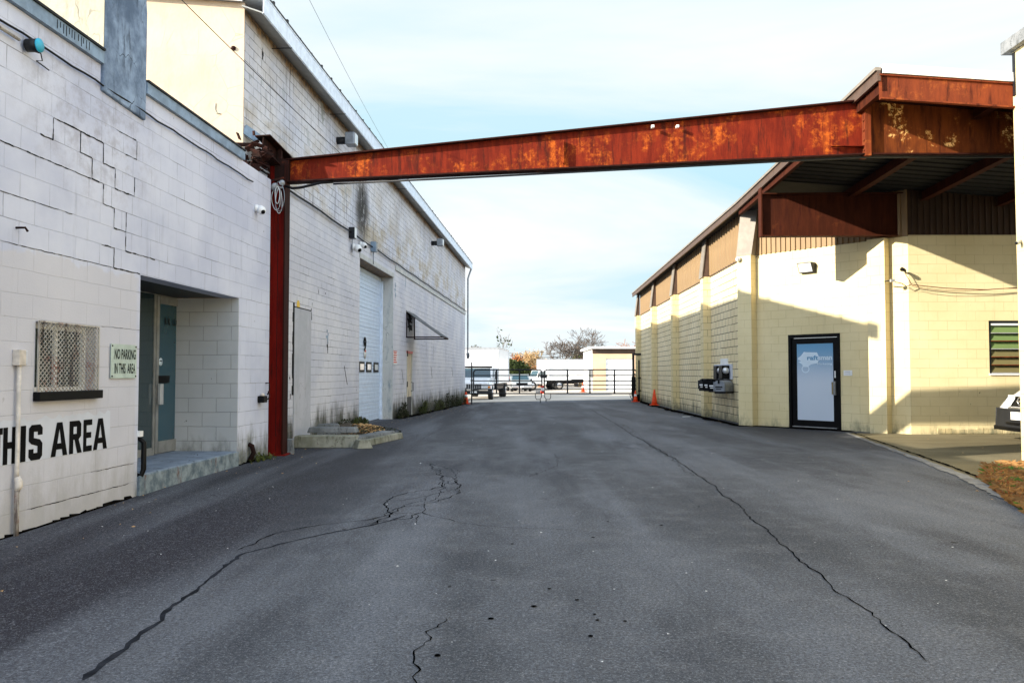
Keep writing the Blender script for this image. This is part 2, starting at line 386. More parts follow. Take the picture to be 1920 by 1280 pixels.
M['rafter'] = rusty('brown rafter paint', (.042, .010, .004), (.065, .015, .006), (.13, .035, .010), (.60, .70), 2.0, .15)
M['junk'] = rusty('flaking black rust', (.010, .005, .004), (.025, .008, .006), (.09, .02, .010), (.5, .65), 6, .8)
M['fascia'] = rusty('rusted fascia', (.12, .025, .010), (.18, .038, .012), (.33, .09, .02), (.48, .62), 2.2)
def ribbed(name, a, b):
    m = NT(name); n = m.noise(m.mapv(m.uv, scale=(3, .4, 1)), 1.2, 5, .6)
    return m.set(m.mix(m.ramp(n, .35, .65), a, b), .55, 0, None, .4)
M['siding'] = ribbed('tan metal siding', (.23, .145, .065), (.28, .18, .08))
M['siding_dk'] = ribbed('dark metal siding', (.035, .018, .010), (.052, .027, .015))  # canopy shade put into a darkened tan siding; also on the garage fascia
M['trim_br'] = plain('brown metal trim', (.085, .05, .033), .5, 0, .1)
M['trim_gr'] = plain('greige metal trim', (.215, .185, .15), .5, 0, .08)
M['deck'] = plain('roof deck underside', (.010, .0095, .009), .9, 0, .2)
M['white_metal'] = plain('white painted metal', (.74, .76, .79), .45, 0, .05)
M['gutter'] = plain('pale blue-white gutter', (.74, .82, .93), .45, 0, .07)
M['soffit'] = plain('grey soffit metal', (.30, .31, .30), .5, 0, .08)
M['cap'] = plain('blue grey coping metal', (.20, .28, .38), .45, 0, .15)
M['cap_top'] = plain('black roofing felt', (.02, .022, .025), .9, 0, .2)
M['black'] = plain('black paint', (.003, .003, .0035), .5, 0, .2, spec=.15)
M['letters'] = plain('black wall paint', (.004, .004, .0045), .8, 0, .3, 3, spec=.1)
M['halo'] = plain('pale blue touch-up paint', (.56, .59, .67), .8, 0, .04, 3)
M['galv'] = plain('galvanised steel', (.24, .26, .29), .45, .4, .15)
M['alu'] = plain('weathered aluminium', (.24, .245, .24), .42, .2, .12)
M['alu_l'] = plain('bright aluminium', (.62, .63, .64), .3, .6, .05)
M['darkgrey'] = plain('dark grey metal', (.012, .013, .016), .5, .2, .15)
M['cable'] = plain('black cable', (.003, .003, .004), .5, spec=.2)
M['cable_w'] = plain('pale cable', (.65, .66, .68), .5)
M['teal'] = plain('turquoise enamel', (.03, .42, .62), .4, 0, .08)
M['conc'] = stucco('old concrete', (.11, .12, .125), (.23, .24, .25), (.015, .018, .012), .9, 2)
M['conc_moss'] = stucco('mossy concrete', (.17, .17, .13), (.30, .30, .255), (.030, .036, .008), 1, 2)
M['step'] = stucco('blue grey step paint', (.16, .20, .26), (.24, .29, .36), (.03, .035, .05), .8, 2)
m = NT('rust stained step edge'); n1 = m.noise(m.mapv(m.ob, scale=(1, 1.6, .4)), 2.2, 6, .7)
M['step_edge'] = m.set(m.mix(m.ramp(n1, .57, .66), m.mix(m.ramp(m.noise(m.ob, 6, 6, .7), .3, .7), (.07, .10, .13), (.26, .31, .34)), (.13, .04, .015)), .85, 0, m.bump(m.noise(m.ob, 20, 5, .7), .5, .01), .2)
M['panel'] = stucco('smooth grey infill', (.42, .43, .46), (.50, .50, .54), (.10, .10, .10), .35, .8)
M['rolldoor'] = plain('roll door white', (.58, .69, .84), .4, 0, .04)
M['jamb'] = stucco('flaking jamb paint', (.52, .52, .50), (.58, .58, .55), (.13, .2, .25), .8, 1.5)
def glassy(name, col, rough=.08, spec=.8):
    m = NT(name); return m.set(m.mix(m.noise(m.ob, 1.2, 3), col, tuple(c * 1.3 for c in col)), rough, 0, None, spec)
M['glass'] = glassy('dark glass', (.015, .03, .035)); M['glass_teal'] = glassy('teal tinted glass', (.016, .055, .080), .06)
M['glass_dk'] = glassy('vehicle glass', (.02, .05, .065), .05)
m = NT('door film'); z = m.sep(m.uv)[1]; f = m.ramp(z, 1.0, 2.0)
M['film'] = m.set(m.mix(f, (.56, .63, .72), (.13, .32, .52)), .25, 0, None, .5)
M['film_white'] = plain('white vinyl', (.62, .74, .84), .4, 0, .02)
M['red'] = plain('red sign paint', (.55, .03, .015), .5); M['white'] = plain('white paint', (.78, .78, .77), .5, 0, .03)
M['sign'] = plain('pale green sign enamel', (.44, .53, .48), .45, 0, .08)
M['yellow'] = plain('yellow paint', (.7, .45, .06), .6)
M['pipe'] = plain('dirty cream pipe', (.62, .56, .50), .6, 0, .18, 5)
M['mesh'] = rusty('white paint rusting', (.40, .375, .33), (.48, .45, .41), (.20, .04, .02), (.50, .62), 3.5, .1)
M['orange'] = plain('traffic cone orange', (.80, .07, .01), .5, 0, .08); M['rubber'] = plain('black rubber', (.015, .015, .015), .8)
M['tyre'] = plain('tyre', (.02, .02, .02), .85); M['veh_w'] = plain('white vehicle paint', (.80, .81, .82), .28, 0, .03, spec=.6)
M['chrome'] = plain('chrome', (.6, .6, .62), .18, .9, .05); M['lamp'] = glassy('lamp lens', (.55, .57, .58), .12)
M['amber'] = plain('amber lens', (.7, .22, .02), .3); M['redlens'] = plain('red lens', (.5, .02, .02), .3)
M['silver'] = plain('silver vehicle paint', (.32, .35, .36), .3, .4, .05); M['plastic'] = plain('grey black plastic', (.012, .013, .015), .55)
M['tanwall'] = plain('tan render', (.62, .44, .28), .85, 0, .06, 1); M['roofgrey'] = plain('blue grey roofing', (.22, .27, .32), .8)
M['bark'] = plain('grey bark', (.13, .10, .08), .9, 0, .25, 8); M['bark_y'] = plain('yellowish twigs', (.36, .25, .12), .9, 0, .2, 8)
M['bark_r'] = plain('reddish twigs', (.32, .15, .08), .9, 0, .2, 8)
def leaf(name, a, b):
    m = NT(name); return m.set(m.mix(m.ramp(m.noise(m.ob, 9, 3), .35, .65), a, b), .7, 0, None, .2)
M['leaf_o'] = leaf('orange leaves', (.30, .11, .02), (.45, .22, .06)); M['leaf_r'] = leaf('russet leaves', (.30, .07, .02), (.36, .16, .05))
M['leaf_g'] = leaf('dull green leaves', (.02, .03, .006), (.06, .075, .015)); M['leaf_d'] = leaf('dark green leaves', (.008, .011, .004), (.03, .038, .010))
M['straw'] = leaf('dry grass', (.22, .10, .03), (.34, .19, .07)); M['grass'] = leaf('green grass', (.07, .14, .02), (.12, .22, .04))
M['dead'] = leaf('dead leaf litter', (.42, .24, .10), (.56, .36, .16)); M['soil'] = plain('dark soil', (.06, .045, .03), 1, 0, .4, 12)

# asphalt
m = NT('alley asphalt'); P = m.wp; s = m.sep(P)
fine = m.noise(P, 95, 4, .85); fine2 = m.noise(P, 38, 5, .8); med = m.noise(P, 3.0, 7, .65); big = m.noise(m.mapv(P, scale=(1, .35, 1)), .55, 6, .6)
col = m.mix(m.ramp(big, .36, .64), (.045, .050, .060), (.106, .114, .132))
col = m.mix(m.math('MULTIPLY', m.ramp(med, .45, .7), .35), col, (.165, .168, .182))
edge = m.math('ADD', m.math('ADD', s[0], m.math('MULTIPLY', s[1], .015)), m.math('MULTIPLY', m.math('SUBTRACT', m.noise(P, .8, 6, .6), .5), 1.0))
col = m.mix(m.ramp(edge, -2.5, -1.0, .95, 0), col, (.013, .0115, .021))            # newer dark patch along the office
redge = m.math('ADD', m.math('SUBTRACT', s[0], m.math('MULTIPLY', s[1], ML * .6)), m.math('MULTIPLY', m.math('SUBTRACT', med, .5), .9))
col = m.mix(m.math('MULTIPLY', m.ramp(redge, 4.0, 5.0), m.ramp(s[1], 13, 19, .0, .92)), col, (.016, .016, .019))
far = m.ramp(m.math('ADD', s[1], m.math('MULTIPLY', m.math('SUBTRACT', med, .5), 14)), 14, 30, 0, .45); col = m.mix(far, col, (.055, .060, .075))
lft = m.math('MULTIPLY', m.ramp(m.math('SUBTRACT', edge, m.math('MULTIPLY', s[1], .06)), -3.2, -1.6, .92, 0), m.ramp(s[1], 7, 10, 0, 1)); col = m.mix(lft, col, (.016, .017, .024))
ap = m.math('SUBTRACT', s[0], m.math('MULTIPLY', m.math('SUBTRACT', 17.2, s[1]), .0))
tr = m.math('MULTIPLY', m.ramp(m.noise(m.mapv(P, scale=(1.1, .09, 1)), 1.0, 4, .5), .46, .70), .42)
col = m.mix(tr, col, (.20, .215, .25))
dk = m.math('MULTIPLY', m.ramp(m.noise(m.mapv(P, scale=(1.1, .3, 1), loc=(5, 2, 0)), 1.0, 7, .7), .50, .68), .75)
col = m.mix(dk, col, (.034, .038, .050))
agg = m.ramp(fine, .55, .66); agd = m.ramp(fine, .34, .45, 1, 0); col = m.mix(m.math('MULTIPLY', m.ramp(fine2, .53, .68), .35), col, (.26, .27, .29)); col = m.mix(m.math('MULTIPLY', m.ramp(fine2, .32, .45, 1, 0), .5), col, (.035, .036, .042))
col = m.mix(m.math('MULTIPLY', agg, .75), col, (.33, .34, .37)); col = m.mix(m.math('MULTIPLY', agd, .85), col, (.02, .02, .024))
col = m.mix(m.math('MULTIPLY', m.ramp(m.noise(P, 6, 2, .4), .76, .78), .85), col, (.008, .008, .009))
g1 = m.ramp(fine2, .36, .64, .80, 1.2); g2 = m.ramp(m.noise(P, 70, 3, .9), .38, .62, .70, 1.32)
col = m.mix(1.0, col, m.math('MULTIPLY', g1, g2), 'MULTIPLY')
h = m.math('ADD', m.math('MULTIPLY', fine, 1.0), m.math('ADD', m.math('MULTIPLY', fine2, .8), m.math('MULTIPLY', med, .4)))
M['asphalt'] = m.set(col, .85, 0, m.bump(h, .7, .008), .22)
m = NT('lot concrete'); P = m.wp
col = m.mix(m.ramp(m.noise(m.mapv(P, scale=(.25, 1, 1)), .5, 6, .6), .35, .65), (.42, .37, .31), (.52, .47, .41))
M['lot'] = m.set(m.mix(m.math('MULTIPLY', m.ramp(m.noise(P, 40, 4, .7), .5, .7), .3), col, (.2, .18, .16)), .9, 0, m.bump(m.noise(P, 40, 4), .3, .01), .2)
m = NT('apron asphalt'); P = m.wp; fine = m.noise(P, 110, 3, .75)
col = m.mix(m.ramp(m.noise(m.mapv(P, scale=(.4, 1, 1)), 1.0, 6, .6), .35, .65), (.13, .11, .062), (.20, .17, .10))
M['apron'] = m.set(m.mix(m.math('MULTIPLY', m.ramp(fine, .58, .7), .4), col, (.30, .26, .17)), .9, 0, m.bump(fine, .6, .01), .2)
M['tar'] = plain('open crack', (.002, .002, .0025), 1, 0, .3, spec=0); M['seam'] = plain('tar seam', (.022, .024, .031), .9, 0, .3, spec=.05)
M['kerb'] = stucco('worn kerb concrete', (.17, .17, .17), (.27, .27, .265), (.06, .06, .06), .7, 3)
M['wallcrack'] = plain('open mortar joint', (.005, .005, .005), 1, 0, .3)
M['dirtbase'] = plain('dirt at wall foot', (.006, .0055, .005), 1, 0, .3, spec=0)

# ---------------------------------------------------------------- ground
def sheet(name, xs, ys, mat, dz=0.0, parent=None):
    vs = [(x, y, ground_z(x, y) + dz) for y in ys for x in xs]; nx = len(xs)
    m = MB().add(vs, [(j * nx + i, j * nx + i + 1, (j + 1) * nx + i + 1, (j + 1) * nx + i) for j in range(len(ys) - 1) for i in range(nx - 1)])
    return m.build(name, mat, parent)
def ls(a, b, n): return [a + (b - a) * i / n for i in range(n + 1)]
tag(sheet('ground', [-3000, -400, -60] + ls(-20, 30, 25) + [60, 400, 3000], [-60] + ls(-10, 44, 54) + ls(46, 110, 32) + [300, 3500], M['lot'], -0.012), kind='structure')
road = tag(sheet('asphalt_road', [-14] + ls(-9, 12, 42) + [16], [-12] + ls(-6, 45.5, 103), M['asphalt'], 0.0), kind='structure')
def ribbon(pts, w0, w1, jit=.02, step=.12, zo=.004, seed=1, tap=True, zf=ground_z):
    rnd = random.Random(seed); P = []
    for a, b in zip(pts[:-1], pts[1:]):
        a, b = Vector(a), Vector(b); n = max(1, int((b - a).length / step))
        for i in range(n): P.append(a.lerp(b, i / n))
    P.append(Vector(pts[-1])); off = 0.0; Q = []
    for i, p in enumerate(P):
        d = P[min(i + 1, len(P) - 1)] - P[max(i - 1, 0)]; d.z = 0; d.normalize(); nr = Vector((-d.y, d.x, 0))
        off = off * .75 + rnd.uniform(-jit, jit); q = p + nr * off
        t = i / max(1, len(P) - 1); ww = (w0 + (w1 - w0) * t) * rnd.uniform(.45, 1.5)
        if tap and (i == 0 or i == len(P) - 1): ww *= .2
        for k in (-.5, .5):
            r = q + nr * ww * k; Q.append((r.x, r.y, zf(r.x, r.y) + zo))
    return Q, [(2 * i, 2 * i + 2, 2 * i + 3, 2 * i + 1) for i in range(len(P) - 1)]
def crack(px, w0, w1, jit, seed, mat=None, zo=.004, step=.06, name='crack'):
    k = 1 if mat else .62
    m = MB(); m.add(*ribbon([gpt(*p) for p in px], w0 * k, w1 * k, jit * (1 if mat else 1.35), step, zo, seed)); return m.build(name, mat or M['tar'], road)
crack([(1106, 766), (1150, 792), (1190, 818), (1262, 858), (1330, 905), (1400, 962), (1450, 1010), (1520, 1068), (1600, 1130), (1700, 1206), (1730, 1240)], .028, .014, .013, 1)
crack([(1165, 795), (1215, 828), (1285, 882), (1330, 900)], .014, .010, .03, 2)
crack([(440, 1032), (520, 1000), (600, 985), (690, 975), (745, 964), (790, 962), (860, 980), (960, 990), (1095, 994)], .018, .008, .015, 3)
crack([(690, 985), (735, 965), (728, 935), (760, 925), (830, 912), (822, 888), (810, 870)], .022, .012, .022, 4)
crack([(735, 965), (760, 950), (800, 945), (850, 930), (862, 915), (845, 895), (820, 890)], .014, .012, .02, 5)
crack([(735, 940), (770, 935), (825, 925), (860, 915)], .012, .008, .02, 6)
crack([(795, 965), (785, 950), (815, 935), (838, 908), (860, 880)], .010, .010, .02, 7)
crack([(790, 962), (770, 972), (720, 978), (690, 985)], .022, .012, .02, 8)
crack([(780, 885), (830, 880), (865, 870)], .008, .008, .02, 9)
crack([(990, 895), (1020, 885), (1048, 870), (1040, 850)], .010, .008, .02, 10)
crack([(836, 1158), (810, 1185), (792, 1215), (778, 1250), (770, 1290)], .008, .014, .018, 11, step=.04)
crack([(960, 760), (1050, 762)], .03, .03, .02, 13)
crack([(150, 1275), (230, 1215), (310, 1150), (400, 1080), (450, 1040), (560, 1010), (700, 985), (760, 965)], .034, .022, .016, 14, M['seam'], .002, name='tar_seam')
for i, px in enumerate((((820, 888), (835, 900), (828, 912), (845, 922)), ((800, 868), (825, 874), (850, 882), (862, 895)), ((740, 958), (765, 945), (790, 938), (812, 925)), ((700, 975), (720, 962), (742, 955)), ((845, 908), (858, 900), (868, 912), (855, 925)),
                        ((783, 965), (775, 980), (790, 985)), ((1215, 830), (1240, 848), (1252, 852), (1270, 868)), ((1000, 868), (1022, 868), (1040, 872)), ((1000, 885), (1010, 890), (1030, 893)))):
    crack(px, .012, .006, .02, 60 + i)
def grime(pts, w0, w1, seed, side):
    rnd = random.Random(seed); P = [Vector((*p, 0)) for p in pts]; Q = []
    for a, b in zip(P[:-1], P[1:]):
        n = max(1, int((b - a).length / .22))
        for i in range(n): Q.append((a.lerp(b, i / n), (b - a).normalized()))
    m = MB(); vs = []; w = w0
    for i, (q, d) in enumerate(Q):
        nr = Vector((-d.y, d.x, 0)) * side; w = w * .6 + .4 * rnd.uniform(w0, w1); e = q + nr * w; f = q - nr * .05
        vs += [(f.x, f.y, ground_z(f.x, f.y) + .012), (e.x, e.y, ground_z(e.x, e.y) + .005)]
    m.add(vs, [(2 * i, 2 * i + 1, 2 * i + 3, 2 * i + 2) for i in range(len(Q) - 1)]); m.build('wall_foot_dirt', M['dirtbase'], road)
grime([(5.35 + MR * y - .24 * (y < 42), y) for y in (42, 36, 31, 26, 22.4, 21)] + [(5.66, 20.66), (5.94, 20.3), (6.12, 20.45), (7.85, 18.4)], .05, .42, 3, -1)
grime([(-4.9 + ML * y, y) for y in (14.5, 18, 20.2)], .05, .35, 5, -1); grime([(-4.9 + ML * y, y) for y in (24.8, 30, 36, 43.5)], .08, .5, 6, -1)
# kerb strip and brown apron in front of the right wing
def lay(name, px, mat, zo, kind='structure'):
    pts = [gpt(*p) for p in px]; m = MB(); m.add([(p.x, p.y, p.z + zo) for p in pts], [list(range(len(pts)))]); return tag(m.build(name, mat), kind=kind)
apx = [(1592, 812), (1640, 830), (1700, 850), (1760, 872), (1820, 894), (1860, 912), (1905, 930), (1990, 960)]
pts = [gpt(*p) for p in apx]
m = MB(); vs = [(p.x, p.y, .004) for p in pts] + [(22, pts[-1].y, .004), (22, 17.7, .004), (8.4, 17.72, .004), (8.25, 17.95, .004)]
m.add(vs, [list(range(len(vs)))[::-1]]); tag(m.build('apron_pavement', M['apron']), kind='structure')
m = MB(); rr = random.Random(5); L = []; R = []
for i in range(60):
    t = i / 59 * (len(pts) - 1.001); k = int(t); p = pts[k].lerp(pts[k + 1], t - k); d = (pts[k + 1] - pts[k]).normalized(); nr = Vector((d.y, -d.x, 0))
    if nr.x > 0: nr = -nr
    wd = (.07 + .17 * i / 59) * rr.uniform(.85, 1.15); L.append(p + nr * rr.uniform(-.02, .02)); R.append(p + nr * wd)
for i in range(59):
    m.add([(*L[i].xy, .010), (*L[i + 1].xy, .010), (*R[i + 1].xy, .008), (*R[i].xy, .008)], [(0, 1, 2, 3)])
tag(m.build('kerb_strip', M['kerb']), kind='structure')
crack([(1590, 808), (1640, 826), (1700, 846), (1760, 867), (1830, 893), (1870, 910)], .035, .04, .012, 21, M['tar'], .0145, name='crack')
# specks of litter on the road
m = MB(); rr = random.Random(9)
for i in range(130):
    x = rr.uniform(-4.2, 5.0); y = rr.uniform(3.0, 34) if rr.random() < .6 else rr.uniform(3, 10)
    if x < -4.2 + .0545 * y: continue
    a = rr.uniform(.003, .009) * (1 + y * .06); t = rr.uniform(0, pi); z = ground_z(x, y) + .006
    m.add([(x + cos(t + k * pi / 2) * a * rr.uniform(.5, 1.2), y + sin(t + k * pi / 2) * a * rr.uniform(.5, 1.2), z + rr.uniform(0, .004)) for k in range(4)], [(0, 1, 2, 3)])
tag(m.build('litter', M['white'], None), 'tiny pale flecks of grit scattered over the dark asphalt', 'grit', kind='stuff')
m = MB(); rl = random.Random(77)
for i in range(230):
    y = rl.uniform(4.5, 40); side = rl.random()
    if side < .55: x = -4.5 + ML * y + abs(rl.gauss(.1, .45))
    elif side < .8: x = 5.2 + MR * y - abs(rl.gauss(.1, .5)); y = rl.uniform(21, 41)
    else: y = rl.uniform(8, 17); x = rl.uniform(4.5, 8.5)
    a = rl.uniform(.010, .024); t = rl.uniform(0, pi); z = ground_z(x, y) + .012
    m.add([(x + cos(t) * a, y + sin(t) * a, z), (x - sin(t) * a * .5, y + cos(t) * a * .5, z + rl.uniform(0, .01)), (x - cos(t) * a, y - sin(t) * a, z), (x + sin(t) * a * .5, y - cos(t) * a * .5, z + rl.uniform(0, .012))], [(0, 1, 2, 3)])
tag(m.build('fallen_leaves', M['dead'], None), 'brown leaf crumbs blown along the foot of the walls and the kerb', 'leaves', kind='stuff')
m = MB()
for px, py in ((1115, 1152), (1120, 1163), (1107, 1193), (1172, 1165), (1030, 1104), (1001, 1137), (1140, 978), (1112, 1008), (920, 1160), (820, 1229), (960, 1020), (1310, 950), (1082, 1125), (1240, 985)):
    p = gpt(px, py); a = rr.uniform(.009, .018)
    m.add([(p.x + cos(k * pi / 4) * a * rr.uniform(.8, 1.2), p.y + sin(k * pi / 4) * a * 1.1, p.z + .005) for k in range(8)], [list(range(8))])
m.build('spot', M['tar'], road)
# ================================================================ office (low white block building, left)
offc = empty('office_building', (OFF.ox, OFF.oy, 0), OFF.rz, 'low white painted block building with recessed glass door at the left edge', 'building')
s_end = OFF.hx(505, 600)[0]; s_cap = OFF.hx(454, 300)[0]
d0 = OFF.hx(262, 600)[0]; d1 = OFF.hx(448, 600)[0]; dz1 = 2.37
w0, wz1 = OFF.hx(67, 602); w1, _ = OFF.hx(180, 610); wz0 = OFF.hx(67, 737)[1]
TOP = 4.36
th = 0.24; rd = 0.95
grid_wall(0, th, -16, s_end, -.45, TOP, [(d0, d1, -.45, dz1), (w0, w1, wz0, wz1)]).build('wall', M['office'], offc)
# recess
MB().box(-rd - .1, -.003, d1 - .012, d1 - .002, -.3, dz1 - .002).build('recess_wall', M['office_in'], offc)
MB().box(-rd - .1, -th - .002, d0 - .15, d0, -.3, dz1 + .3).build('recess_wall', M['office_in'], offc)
MB().box(-rd - .1, -th, d0, d1, dz1 + .004, dz1 + .15).build('soffit', M['darkgrey'], offc)
st = MB().box(-rd - .1, .0, d0 + .003, d1 - .003, -.3, .205).build('step_slab', M['step'], offc, .012)
MB().box(.001, .03, d0 + .01, d1 - .01, -.3, .196).build('step_edge', M['step_edge'], offc, .008)
# end wall, back walls, roof
MB().box(-16, -th - .002, s_end - .2, s_end, -.3, TOP - .12).build('end_wall', M['office'], offc)
MB().box(-16, -th - .002, -16, -15.8, -.3, TOP - .12).build('end_wall', M['office'], offc)
MB().box(-16, -th - .004, -15.7, s_end - .21, TOP - .12, TOP - .02).build('roof', M['cap_top'], offc)
# chimney flush in the wall, interrupting the coping
c0, cz = OFF.hx(188, 172); c1, cz1 = OFF.hx(268, 218)
cb = (cz + cz1) / 2 - .02
m = MB(); poly = [(c0, cb + .02), (c1, cb - .02), (c1, 5.25), (c1 - .03, 5.42), (c1 - .10, 5.9), (c1 - .12, 6.4), (c0 + .02, 6.4)]
m.prism(poly, lambda p, q, a: (a, p, q), .035, -.8); m.build('chimney', M['chimney'], offc, .012)
MB().box(-.79, .03, c0 - .012, c0 - .001, TOP + .16, 6.4).build('chimney_side', M['gable_old'], offc)
for a, b in ((-16, c0 - .014), (c1 + .004, s_cap)):
    MB().box(-th - .06, .045, a, b, TOP + .003, TOP + .125).build('coping', M['cap'], offc)
    MB().box(-th - .08, .062, a, b - .005, TOP + .127, TOP + .150).build('coping_felt', M['cap_top'], offc)
# drip stains under the coping by the chimney
m = MB(); rr = random.Random(3)
for k in range(12):
    s = c0 - .28 - k * .045 - rr.uniform(0, .02); m.box(.0455, .048, s, s + .008, TOP + .06 - rr.uniform(0, .05), TOP + .11)
m.build('drip_stain', M['black'], offc)['kind'] = 'stuff'
# dark step cracks in the block joints
def stair(name, px, wd=.010, seed=1, par=None, fr=OFF, o=.003, mat=None):
    rnd = random.Random(seed); P = [fr.hx(*p) for p in px]; Z0, R = .1416, .2032; m = MB(); prev = None; pts = []
    for s, z in P:
        pts.append((s, z))
    Q = []
    for (a, b), (c, d) in zip(pts[:-1], pts[1:]):
        n = max(2, int(math.hypot(c - a, d - b) / .04))
        for i in range(n): Q.append((a + (c - a) * i / n + rnd.uniform(-.005, .005), b + (d - b) * i / n + rnd.uniform(-.004, .004)))
    Q.append(pts[-1])
    for i in range(len(Q) - 1):
        (a, b), (c, d) = Q[i], Q[i + 1]; L = math.hypot(c - a, d - b) or 1; nx, nz = -(d - b) / L, (c - a) / L
        wa = wd * rnd.uniform(.4, 1.4) / 2
        m.add([(o, a + nx * wa, b + nz * wa), (o, c + nx * wa, d + nz * wa), (o, c - nx * wa, d - nz * wa), (o, a - nx * wa, b - nz * wa)], [(0, 1, 2, 3)])
    return m.build(name, mat or M['wallcrack'], par or offc)
def zc(k): return .1416 + .2032 * k
def step_line(steps, wd, seed):
    """steps: list of (px, py) snapped to courses: horizontal runs keep z of the nearest joint"""
    out = []
    for i, p in enumerate(steps):
        s, z = OFF.hx(*p); out.append((s, zc(round((z - .1416) / .2032))))
    rnd = random.Random(seed); m = MB()
    for (a, b), (c, d) in zip(out[:-1], out[1:]):
        segs = [((a, b), (c, b)), ((c, b), (c, d))]
        for (s0, z0), (s1, z1) in segs:
            L = math.hypot(s1 - s0, z1 - z0)
            if L < .02: continue
            n = max(2, int(L / .05)); pr = None
            for i in range(n + 1):
                t = i / n; q = (s0 + (s1 - s0) * t + rnd.uniform(-.003, .003), z0 + (z1 - z0) * t + rnd.uniform(-.004, .004))
                if pr:
                    hx, hz = (0, 1) if abs(z1 - z0) < 1e-6 else (1, 0); wa = wd * rnd.uniform(.35, 1.3) / 2
                    m.add([(.003, pr[0] + hx * wa, pr[1] + hz * wa), (.003, q[0] + hx * wa, q[1] + hz * wa), (.003, q[0] - hx * wa, q[1] - hz * wa), (.003, pr[0] - hx * wa, pr[1] - hz * wa)], [(0, 1, 2, 3)])
                pr = q
    m.build('open_joint', M['wallcrack'], offc)
step_line([(0, 263), (72, 292)], .011, 1); step_line([(75, 252), (100, 225), (150, 250), (150, 290), (172, 298), (172, 335), (193, 343), (193, 385), (213, 390), (213, 432), (236, 440)], .013, 2)
step_line([(150, 250), (193, 272), (193, 310), (215, 318), (215, 352), (252, 365), (252, 332)], .013, 3)
step_line([(190, 455), (213, 460), (213, 500), (236, 508), (262, 515)], .013, 4); step_line([(235, 415), (235, 470), (290, 490)], .012, 5)
step_line([(218, 245), (255, 262), (256, 300), (235, 292)], .010, 6); step_line([(0, 360), (60, 372), (135, 400)], .006, 7)
step_line([(0, 452), (70, 468), (210, 500)], .006, 8); step_line([(35, 275), (75, 292), (170, 333)], .009, 9); step_line([(190, 600), (262, 620)], .003, 10)
step_line([(340, 376), (400, 408), (400, 430)], .004, 11); step_line([(50, 962), (240, 912)], .006, 12); step_line([(170, 880), (250, 865)], .005, 13)
# black damp line along the wall foot
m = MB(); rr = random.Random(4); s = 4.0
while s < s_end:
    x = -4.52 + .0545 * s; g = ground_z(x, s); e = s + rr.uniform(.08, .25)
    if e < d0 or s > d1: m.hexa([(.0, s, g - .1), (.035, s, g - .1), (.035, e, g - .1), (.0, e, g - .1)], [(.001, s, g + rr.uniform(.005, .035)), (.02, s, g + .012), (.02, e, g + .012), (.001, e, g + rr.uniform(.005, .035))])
    s = e
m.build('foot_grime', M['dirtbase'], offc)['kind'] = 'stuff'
# coping side cable run, junction box
cz_ = 4.165
pts = []
for i in range(40):
    s = 5.0 + (s_cap + .35 - 5.0) * i / 39; pts.append((.03 + .006 * sin(i * 2.1), s, cz_ - .012 * i / 39 * 3 + .006 * sin(i * 1.3)))
MB().tube(pts, .010, 6).build('cable', M['cable'], offc)
js, jz = OFF.hx(45, 86)
MB().tube([(.035, 3.0, jz + .05), (.04, js - .12, jz)], .014, 8).build('conduit', M['mesh'], offc)
jb = MB().lathe([(.045, -.10), (.055, -.10), (.055, .0), (.0, .0)], (.13, js, jz), (1, 0, 0), 20).build('junction_box', M['darkgrey'], offc)
MB().lathe([(.058, 0.001), (.058, .012), (.0, .013)], (.13, js, jz), (1, 0, 0), 20).build('cover', M['teal'], jb)
MB().tube([(.05, js + .05, jz - .03), (.07, js + .12, jz - .02), (.06, js + .16, jz - .07), (.04, js + .11, jz - .09), (.03, js + .3, jz - .10)], .006, 6).build('cable_loop', M['cable'], offc)
# small rusty pipe stubs
hs_, hz_ = OFF.hx(30, 427)
MB().tube([(0, hs_, hz_), (.08, hs_, hz_), (.09, hs_ + .02, hz_ - .03)], .010, 6).build('bolt', M['junk'], offc)
# window: sill, glazing, expanded mesh guard
wn = empty('window', (0, 0, 0), 0, parent=offc)
fr = MB()
fr.box(-.16, -.10, w0, w1, wz1 - .05, wz1); fr.box(-.16, -.10, w0, w1, wz0, wz0 + .05); fr.box(-.16, -.10, w0, w0 + .05, wz0 + .05, wz1 - .05); fr.box(-.16, -.10, w1 - .05, w1, wz0 + .05, wz1 - .05)
fr.box(-.155, -.105, (w0 + w1) / 2 - .02, (w0 + w1) / 2 + .02, wz0 + .05, wz1 - .05)
fr.build('frame', M['white'], wn)
MB().box(-.14, -.13, w0 + .05, w1 - .05, wz0 + .05, wz1 - .05).build('pane', M['glass'], wn)
g = MB(); W_, H_ = w1 - w0, wz1 - wz0; nx, nz = 17, 27; dx, dz = W_ / nx, H_ / nz
for i in range(-nz, nx + nz):
    for sg in (1, -1):
        a = None
        for k in range(nz + 1):
            u = (i + k * .5 * 1.0) * dx if sg > 0 else (i + nz * .5 - k * .5) * dx
            if -1e-6 <= u <= W_ + 1e-6:
                q = (.028, w0 + u, wz0 + k * dz)
                if a is not None: pass
                if a is None: a = q
                b = q
        if a is not None and b != a: g.bar(a, b, .006, .006, (1, 0, 0))
g.build('mesh_guard', M['mesh'], wn)
gf = MB()
for a, b in (((.03, w0, wz0), (.03, w1, wz0)), ((.03, w0, wz1), (.03, w1, wz1)), ((.031, w0, wz0), (.031, w0, wz1)), ((.031, w1, wz0), (.031, w1, wz1))): gf.bar(a, b, .014, .014)
gf.build('guard_frame', M['mesh'], wn)
sz = OFF.hx(67, 741)[1]
MB().box(0.001, .07, w0 - .02, w1 + .03, sz - .05, sz + .03).build('sill', M['black'], offc, .006)
